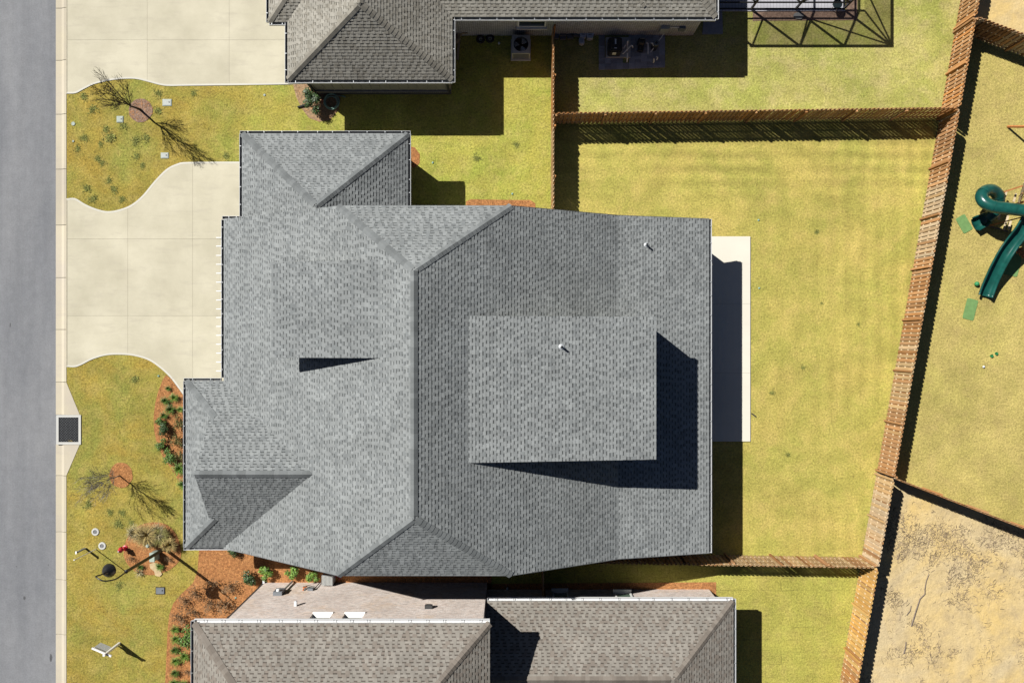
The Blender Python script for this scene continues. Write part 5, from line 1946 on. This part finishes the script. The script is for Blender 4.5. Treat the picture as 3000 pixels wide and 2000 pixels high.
# ornamental grasses of the island
for px, py, r, h, nb, mt, lb in ((437, 1563, 0.70, 0.6, 800, 'straw_blade', 'large straw coloured ornamental grass in the mulch island'),
                                 (480, 1566, 0.55, 0.55, 520, 'olive_blade', 'olive green ornamental grass on the right of the mulch island'),
                                 (404, 1556, 0.5, 0.5, 420, 'pale_blade', 'bleached pale ornamental grass on the left of the mulch island'),
                                 (472, 1552, 0.5, 0.55, 360, 'pale_blade', 'pale silvery grass tuft at the top right of the mulch island'),
                                 (505, 1590, 0.45, 0.6, 360, 'straw_blade', 'small straw grass clump at the right rim of the mulch island')):
    plant('ornamental_grass', blades(nb, r, h, 0.010, int(px), tones=(0.35, 0.6, 0.85, 1.1, 1.4)).data('ornamental_grass', mt), px, py, 1.0, lb, 'grass', 'island grasses')
plant('strappy_plant', LIR[1], 414, 1658, 0.75, 'small strappy plant left of the pale rock in the mulch island', group='island strappy plants')
plant('strappy_plant', LIR[3], 471, 1656, 0.9, 'bright strappy plant right of the pale rock in the mulch island', group='island strappy plants')
plant('strappy_plant', blades(50, 0.28, 0.2, 0.012, 77).data('strappy_plant', 'pale_blade'), 412, 1675, 1.0, 'bleached spiky plant at the lower left rim of the mulch island', group='island strappy plants')
for i, (px, py) in enumerate(((390, 1635), (496, 1637))):
    plant('bare_shrub', TWG[i], px, py, 0.5, ('tiny brown shrub at the left of the mulch island below the hydrant', 'tiny brown shrub at the right of the mulch island by the lamp shadow')[i], 'shrub', 'brown winter shrubs')
b = MB()
q = G(458, 1668)
rk = [(q[0] + 0.32 * x, q[1] + 0.30 * y) for x, y in ((-1, 1), (-.3, 1.25), (.35, 1.0), (.6, .1), (.95, -.7), (.6, -1.1), (-.1, -.95), (-.3, -.2), (-.9, .3))]
b.prism(rk[::-1] if area(rk) < 0 else rk, 0.0, 0.05)
b.obj('flat_rock', 'rock_sand', label='flat sandy rock slab in the mulch island beside the strappy plant', category='rock')
# weeds in the lawns
for px, py, s_ in ((275, 321, 1.5), (465, 277, 1.2), (245, 283, 1.3), (465, 325, 1.3), (570, 275, 1.0), (325, 402, 1.6), (295, 421, 1.0), (226, 437, 1.1), (249, 405, 1.4), (400, 410, 1.4), (425, 405, 1.2),
                   (398, 455, 1.3), (417, 484, 1.1), (287, 463, 1.2), (302, 478, 1.0), (317, 530, 1.0), (253, 555, 1.2), (333, 553, 1.2), (276, 582, 1.5), (360, 583, 1.3), (662, 457, 1.2), (360, 372, 1.2),
                   (310, 378, 1.1), (396, 1109, 1.2), (255, 1478, 1.3), (323, 1502, 1.2), (360, 1503, 1.2), (346, 1531, 1.5), (387, 1528, 1.0), (352, 1712, 1.3), (1514, 426, 1.1), (1396, 461, 1.1), (2393, 680, 0.8), (2406, 890, 0.6), (2515, 949, 0.7), (2354, 1075, 0.7), (2260, 1150, 0.8), (2309, 1331, 0.8)):
    bk = py < 1000 and px < 700 or px < 700
    plant('weed_clump', WEED[R.randrange(5)], px, py, s_ * R.uniform(0.8, 1.05), 'dark green weed clump growing in the yellow front lawn' if bk else 'dark green weed clump growing in the yellow back lawns', 'weed',
          'weeds in the front lawn' if bk else 'weeds in the back lawns', z=0.004)

# ------------------------------------------------------------------ street furniture and small things
# lamp post
q = P(483, 1606)
lp = thing('street_lamp', tuple(q), 'black street lamp with gooseneck and round shade over the front lawn', 'street lamp')
b = MB()
b.lathe(tuple(q), [(0.13, 0), (0.13, 0.08), (0.09, 0.2), (0.085, 0.5), (0.078, 0.55), (0.072, 3.9), (0.085, 3.95), (0.085, 4.03), (0.035, 4.06)], 14)
b.obj('pole', 'black_metal', lp)
sx, sy = -18.14, -10.30
arm = spline([(q.x, q.y, 4.0), (q.x - 0.02, q.y - 0.06, 4.5), (q.x - 0.12, q.y - 0.1, 4.9), (q.x - 0.45, q.y - 0.07, 5.16), (sx - 0.10, sy + 0.0, 5.08), (sx - 0.04, sy + 0.0, 4.86), (sx, sy, 4.62)], 5)
b = MB()
b.tube(arm, 0.032, 8)
b.obj('gooseneck', 'black_metal', lp, smooth=True)
b = MB()
b.lathe((sx, sy, 4.12), [(0.31, 0.0), (0.31, 0.03), (0.25, 0.16), (0.14, 0.28), (0.07, 0.33), (0.07, 0.45), (0.04, 0.52)], 24)
b.obj('lamp_shade', 'black_metal', lp, smooth=True)
# real estate sign
q = P(350, 1883)
es = thing('sign_post', tuple(q), 'white wooden sign post with hanging panel on the front lawn', 'sign')
zt = 1.55
top = Vector((q.x, q.y, zt))
ad = (P(255, 1900, 1.4) - P(288, 1914, 1.4)).normalized()
b = MB()
b.bar((q.x, q.y, 0), top, 0.1, 0.1)
b.obj('post', 'white_trim', es)
b = MB()
b.bar(top + Vector((0, 0, -0.2)) - ad * 0.3, top + Vector((0, 0, -0.2)) + ad * 0.72, 0.085, 0.085)
b.obj('arm', 'white_trim', es)
b = MB()
b.bar(top + ad * 0.10 + Vector((0, 0, -0.62)), top + ad * 0.68 + Vector((0, 0, -0.62)), 0.02, 0.6)
pn = b.obj('panel', 'bag_white', es)
for k in (0.2, 0.58):
    b = MB()
    b.bar(top + ad * k + Vector((0, 0, -0.32)), top + ad * k + Vector((0, 0, -0.25)), 0.012, 0.012)
    b.obj('hook', 'galvanised', es)
# marker posts by the street
q = P(250, 1605)
b = MB()
b.bar((q.x, q.y, 0), (q.x, q.y, 0.82), 0.12, 0.05)
mp = thing('utility_marker', tuple(q), 'short grey utility marker post with white cap near the kerb', 'marker')
b.obj('post', 'grey_plastic', mp)
b = MB()
b.box((q.x, q.y, 0.84), (0.07, 0.13, 0.05))
b.obj('cap', 'pvc_white', mp)
q = P(281, 1608)
b = MB()
b.tube([(q.x, q.y, 0), (q.x, q.y, 1.95)], 0.022, 8)
mp = thing('marker_pole', tuple(q), 'thin tall white marker pole left of the mulch island', 'marker')
b.obj('pole', 'pvc_white', mp)
b = MB()
b.lathe((q.x, q.y, 1.93), [(0.032, 0), (0.032, 0.06), (0.01, 0.075)], 8)
b.obj('cap', 'pvc_white', mp)
# hydrant
q = G(367, 1604)
hy = thing('fire_hydrant', (*q, 0), 'red fire hydrant at the left rim of the mulch island', 'hydrant')
b = MB()
b.lathe((*q, 0), [(0.14, 0), (0.14, 0.05), (0.085, 0.07), (0.085, 0.45), (0.12, 0.47), (0.12, 0.5), (0.10, 0.58), (0.05, 0.64), (0.035, 0.65), (0.035, 0.7)], 14)
b.obj('body', 'hydrant_red', hy, smooth=False)
for an, r in ((0.5, 0.055), (3.64, 0.055), (2.07, 0.08)):
    b = MB()
    dx, dy = math.cos(an), math.sin(an)
    b.tube([(q[0] + dx * 0.06, q[1] + dy * 0.06, 0.38), (q[0] + dx * 0.15, q[1] + dy * 0.15, 0.38)], r, 10)
    b.obj('outlet', 'hydrant_red', hy)
b = MB()
b.lathe((*q, 0.70), [(0.03, 0), (0.025, 0.03)], 6)
b.obj('operating_nut', 'bag_white', hy)
# green pedestals
q = G(446, 1591)
b = MB()
b.lathe((*q, 0), [(0.10, 0), (0.10, 0.45), (0.095, 0.52), (0.06, 0.57), (0.0, 0.58)], 18)
b.obj('cable_pedestal', 'pale_green_box', label='round pale green cable pedestal in the mulch island', category='pedestal')
q = P(445, 1632, 0.6)
q = (q.x, q.y)
tb = thing('transformer_box', (*q, 0), 'square pale green utility box under the street lamp pole', 'utility box')
b = MB()
b.box((q[0], q[1], 0.29), (0.23, 0.42, 0.58))
b.obj('cabinet', 'pale_green_box', tb)
b = MB()
b.box((q[0], q[1], 0.595), (0.25, 0.45, 0.03))
b.obj('lid', 'pale_green_box', tb)
# box lids in the grass
for px, py, w, l, mt, lb in ((490, 301, 0.40, 0.28, 'box_lid_white', 'pale meter box lid in the lawn right of the bare dark tree'),
                             (352, 350, 0.27, 0.26, 'box_lid', 'small square meter box lid left of the bare dark tree'),
                             (483, 456, 0.33, 0.23, 'box_lid_white', 'pale meter box lid in the lawn near the driveway curve'),
                             (470, 1729, 0.40, 0.30, 'grey_plastic', 'dark grey meter box lid below the mulch island')):
    q = G(px, py)
    t_ = thing('meter_box', (*q, 0), lb, 'meter box', 'meter boxes')
    b = MB()
    b.box((q[0], q[1], 0.015), (w + 0.06, l + 0.06, 0.03))
    b.obj('rim', 'dark_plastic' if mt == 'grey_plastic' else 'box_lid', t_)
    b = MB()
    b.box((q[0], q[1], 0.035), (w, l, 0.02))
    b.obj('lid', mt, t_)
    b = MB()
    b.lathe((q[0] + w * 0.28, q[1] + l * 0.05, 0.045), [(0.04, 0), (0.035, 0.01)], 10)
    b.obj('reader_cap', 'dark_plastic', t_)
for px, py, r, lb in ((215, 363, 0.10, 'round pale valve cover close to the kerb at the top lawn'), (215, 414, 0.055, 'tiny pale valve cover close to the kerb below the round one'),
                      (775, 279, 0.06, 'tiny pale valve cover in the lawn beside the top driveway')):
    q = G(px, py)
    b = MB()
    b.lathe((*q, 0), [(r, 0), (r, 0.025), (r * 0.8, 0.035), (r * 0.75, 0.028)], 16)
    b.obj('valve_cover', 'box_lid', label=lb, category='valve cover')
for px, py, lb in ((280, 1557, 'upper of two round concrete collars in the front lawn'), (300, 1598, 'lower of two round concrete collars in the front lawn')):
    q = G(px, py)
    t_ = thing('concrete_collar', (*q, 0), lb, 'collar', 'concrete collars')
    b = MB()
    b.lathe((*q, 0), [(0.19, 0), (0.19, 0.03), (0.17, 0.045), (0.105, 0.045), (0.10, 0.01)], 22)
    b.obj('ring', 'concrete_pale', t_)
    b = MB()
    b.lathe((*q, 0.0), [(0.1, 0.02), (0.02, 0.025)], 16)
    b.obj('plug', 'block_grey', t_)
# sprinkler heads
for px, py, lb in ((1268, 477, 'green sprinkler head in the small lawn beside the grey garage wing'), (465, 1101, 'pale green sprinkler head at the top of the front mulch bed'),
                   (2222, 645, 'green sprinkler head in the back lawn near the patio corner'), (2224, 844, 'green sprinkler head in the middle of the back lawn'),
                   (1501, 568, 'pale sprinkler head beside the mulch strip of the grey house'), (691, 1750, 'green sprinkler head in the orange mulch near the brick house')):
    q = G(px, py)
    b = MB()
    b.lathe((*q, 0), [(0.05, 0), (0.05, 0.03), (0.03, 0.045), (0.02, 0.06)], 10)
    b.obj('sprinkler_head', 'hose_green', label=lb, category='sprinkler')
q = G(2208, 1216)
b = MB()
b.bar((q[0] - 0.12, q[1] + 0.1, 0.03), (q[0] + 0.12, q[1] - 0.08, 0.03), 0.06, 0.03)
b.obj('dark_stick', 'rubber', label='short dark stick lying on the back lawn near the patio edge', category='stick')
# hose and step light by the garage
q = G(973, 300)
hs_ = thing('garden_hose', (*q, 0), 'pale green coiled garden hose half in shade at the taupe garage', 'hose')
pts = []
for k in range(150):
    an = k * 0.26
    r = 0.26 + 0.13 * abs(math.sin(k * 0.041))
    pts.append((q[0] + r * math.cos(an), q[1] + r * math.sin(an), 0.05 + 0.0009 * k + 0.02 * math.sin(k * 0.7)))
b = MB()
b.tube(pts, 0.017, 6)
b.obj('coil', 'hose_green', hs_, smooth=True)
b = MB()
p0 = pts[-1]
b.tube([(q[0] + 0.15, q[1] + 0.36, 0.05), (q[0] + 0.4, q[1] + 0.32, 0.04), (*G(1008, 284), 0.04)], 0.016, 6)
b.tube([(*G(1004, 282), 0.04), (*G(1012, 286), 0.05)], 0.03, 6)
b.obj('nozzle', 'hose_green', hs_)
q = G(946, 298)
b = MB()
b.box((q[0], q[1], 0.06), (0.16, 0.22, 0.1), rz=-0.2)
b.obj('clay_brick', 'terracotta', label='red clay brick lying beside the hose coil', category='brick')
b = MB()
b.tube([P(899, 306, 0.1), P(884, 311, 0.08), P(872, 314, 0.06)], 0.05, 8)
b.obj('drain_pipe', 'rubber', label='short black drain pipe poking out left of the glossy shrub', category='pipe')


# ------------------------------------------------------------------ playset
ps = thing('playset', (*G(2985, 640), 0), 'wooden playset with green tube slide and open slide at the right edge', 'playset')
path = spline([P(3075, 626, 2.35), P(3030, 621, 2.25), P(2985, 615, 2.12), P(2945, 610, 2.0), P(2910, 605, 1.88), P(2884, 592, 1.74), P(2876, 574, 1.58), P(2888, 559, 1.40), P(2908, 558, 1.22),
               P(2924, 573, 1.02), P(2924, 598, 0.82), P(2912, 622, 0.62), P(2893, 638, 0.42)], 5)
path = [Vector(p) for p in path]
cut = [0, 20, 32, 45, len(path) - 1]
for i in range(4):
    b = MB()
    b.tube(path[cut[i]:cut[i + 1] + 1], 0.29, 20, cap=False)
    ts = b.obj('tube_section', 'slide_green', ps, smooth=True)
    c0, c1 = path[cut[i]], path[cut[i] + 1]
    d_ = (c1 - c0).normalized()
    b = MB()
    b.tube([c0 - d_ * 0.03, c0 + d_ * 0.03], 0.31, 20, cap=False)
    b.obj('flange', 'slide_green', ts, smooth=True)


def trough(pts, w, hgt, name, th=0.03):
    pts = [Vector(p) for p in pts]
    b = MB()
    rings = []
    for i, p in enumerate(pts):
        t = (pts[min(i + 1, len(pts) - 1)] - pts[max(i - 1, 0)]).normalized()
        s_ = t.cross(Vector((0, 0, 1))).normalized()
        u_ = s_.cross(t).normalized()
        ww = w[i] if isinstance(w, list) else w
        prof = [(-ww - 0.07, hgt - 0.05), (-ww - 0.06, hgt), (-ww, hgt), (-ww * 0.92, hgt * 0.35), (-ww * 0.7, 0.03), (-ww * 0.3, 0), (ww * 0.3, 0), (ww * 0.7, 0.03), (ww * 0.92, hgt * 0.35), (ww, hgt), (ww + 0.06, hgt), (ww + 0.07, hgt - 0.05)]
        prof += [(x * 1.0, z - th) for x, z in prof[::-1]]
        rings.append([p + s_ * x + u_ * z for x, z in prof])
    n_ = len(rings[0])
    vs = [v for r in rings for v in r]
    fs = [(i * n_ + k, i * n_ + (k + 1) % n_, (i + 1) * n_ + (k + 1) % n_, (i + 1) * n_ + k) for i in range(len(rings) - 1) for k in range(n_)]
    fs += [tuple(range(n_)), tuple((len(rings) - 1) * n_ + k for k in range(n_))[::-1]]
    b.mesh(vs, fs)
    return b.obj(name, 'slide_green', ps, smooth=True)


trough([P(2897, 634, 0.36), P(2880, 644, 0.22), P(2866, 651, 0.16), P(2851, 659, 0.14)], [0.24, 0.27, 0.30, 0.32], 0.26, 'exit_chute')
trough(spline([P(3016, 628, 1.72), P(3000, 655, 1.62), P(2982, 682, 1.38), P(2958, 714, 1.12), P(2934, 750, 0.92), P(2912, 790, 0.62), P(2894, 830, 0.32), P(2881, 866, 0.18)], 4), 0.30, 0.26, 'wave_slide')


def wood(nm, a, b_, w=0.09, h=0.09, mt='cedar'):
    bb = MB()
    bb.bar(a, b_, w, h)
    return bb.obj(nm, mt, ps)


tx0, tx1, ty0, ty1 = G(2945, 0)[0], G(3040, 0)[0], G(0, 690)[1], G(0, 600)[1]
for x in (tx0 + 0.4, tx1):
    for y in (ty0, ty1):
        wood('post', (x, y, 0), (x, y, 2.3))
for k in range(9):
    y = ty0 + 0.08 + k * (ty1 - ty0 - 0.16) / 8
    wood('deck_board', (tx0 + 0.36, y, 1.5), (tx1 + 0.05, y, 1.5), 0.15, 0.03, 'cedar_pale')
wood('ladder_rail', P(2930, 566, 0.7), P(3010, 540, 2.0), 0.07, 0.11)
wood('ladder_rail', P(2926, 562, 0.1), P(2934, 556, 1.0), 0.08, 0.09, 'cedar_pale')
wood('ladder_rail', P(2986, 592, 0.7), P(3004, 535, 2.1), 0.09, 0.11, 'cedar_pale')
for px, py, z in ((2945, 575, 0.6), (2973, 580, 0.9), (2928, 632, 0.35), (2950, 645, 0.5), (2958, 660, 0.3), (2944, 662, 0.25)):
    q = P(px, py, z)
    wood('ladder_rung', q + Vector((-0.06, -0.2, 0)), q + Vector((0.06, 0.22, 0)), 0.09, 0.05, 'cedar_pale')
for k in range(5):
    wood('railing_slat', P(2985 + k * 6, 575 + k * 2, 1.9), P(2996 + k * 6, 565 + k * 2, 2.3), 0.05, 0.03)
wood('brace', P(2900, 661, 0.1), P(2995, 636, 1.3), 0.06, 0.08)
wood('brace', P(2898, 662, 0.05), P(2952, 678, 0.05), 0.05, 0.06, 'log_brown')
wood('swing_leg', P(2952, 371, 0.04), P(3080, 372, 2.5), 0.09, 0.09)
for k in range(5):
    wood('climbing_board', P(2962 + k * 8, 726 + k * 6, 0.9 - 0.15 * k), P(2990 + k * 6, 718 + k * 10, 0.95 - 0.15 * k), 0.14, 0.03)
for nm, cx, cy, w, l, rz, lb in (('play_mat', 2824, 656, 0.52, 0.86, 0.52, 'green rubber mat at the exit of the tube slide'), ('play_mat', 2842, 906, 0.56, 1.05, -0.25, 'green rubber mat at the foot of the open slide'),
                                 ('play_mat', 2968, 770, 0.7, 1.3, -0.25, 'green rubber mat mostly in the shade of the open slide')):
    q = G(cx, cy)
    b = MB()
    pl = []
    for sx_, sy_, a0 in ((1, 1, 0), (-1, 1, 90), (-1, -1, 180), (1, -1, 270)):
        for k in range(4):
            an = math.radians(a0 + 30 * k)
            x, y = sx_ * (w / 2 - 0.07) + 0.07 * math.cos(an), sy_ * (l / 2 - 0.07) + 0.07 * math.sin(an)
            pl.append((q[0] + x * math.cos(rz) - y * math.sin(rz), q[1] + x * math.sin(rz) + y * math.cos(rz)))
    b.prism(pl, 0.0, 0.035)
    b.obj(nm, 'mat_green', label=lb, category='mat', group='play mats')
q = G(2858, 832)
b = MB()
b.lathe((*q, 0.12), [(0.12 * math.sin(t * 0.314), -0.12 * math.cos(t * 0.314)) for t in range(11)], 14)
b.obj('ball', 'ball_green', smooth=True, label='green ball beside the lower end of the open slide', category='ball')
q = G(2880, 1074)
b = MB()
b.lathe((*q, 0.06), [(0.06 * math.sin(t * 0.314), -0.06 * math.cos(t * 0.314)) for t in range(11)], 12)
b.obj('ball', 'bag_white', smooth=True, label='small white ball on the grass below the play mats', category='ball')
for px, py, lb in ((2903, 1042, 'left of two small dark green pots on the playset lawn'), (2917, 1035, 'right of two small dark green pots on the playset lawn')):
    q = G(px, py)
    b = MB()
    b.lathe((*q, 0), [(0.06, 0), (0.075, 0.1), (0.06, 0.1), (0.05, 0.03)], 12)
    b.obj('small_pot', 'ball_green', label=lb, category='pot')
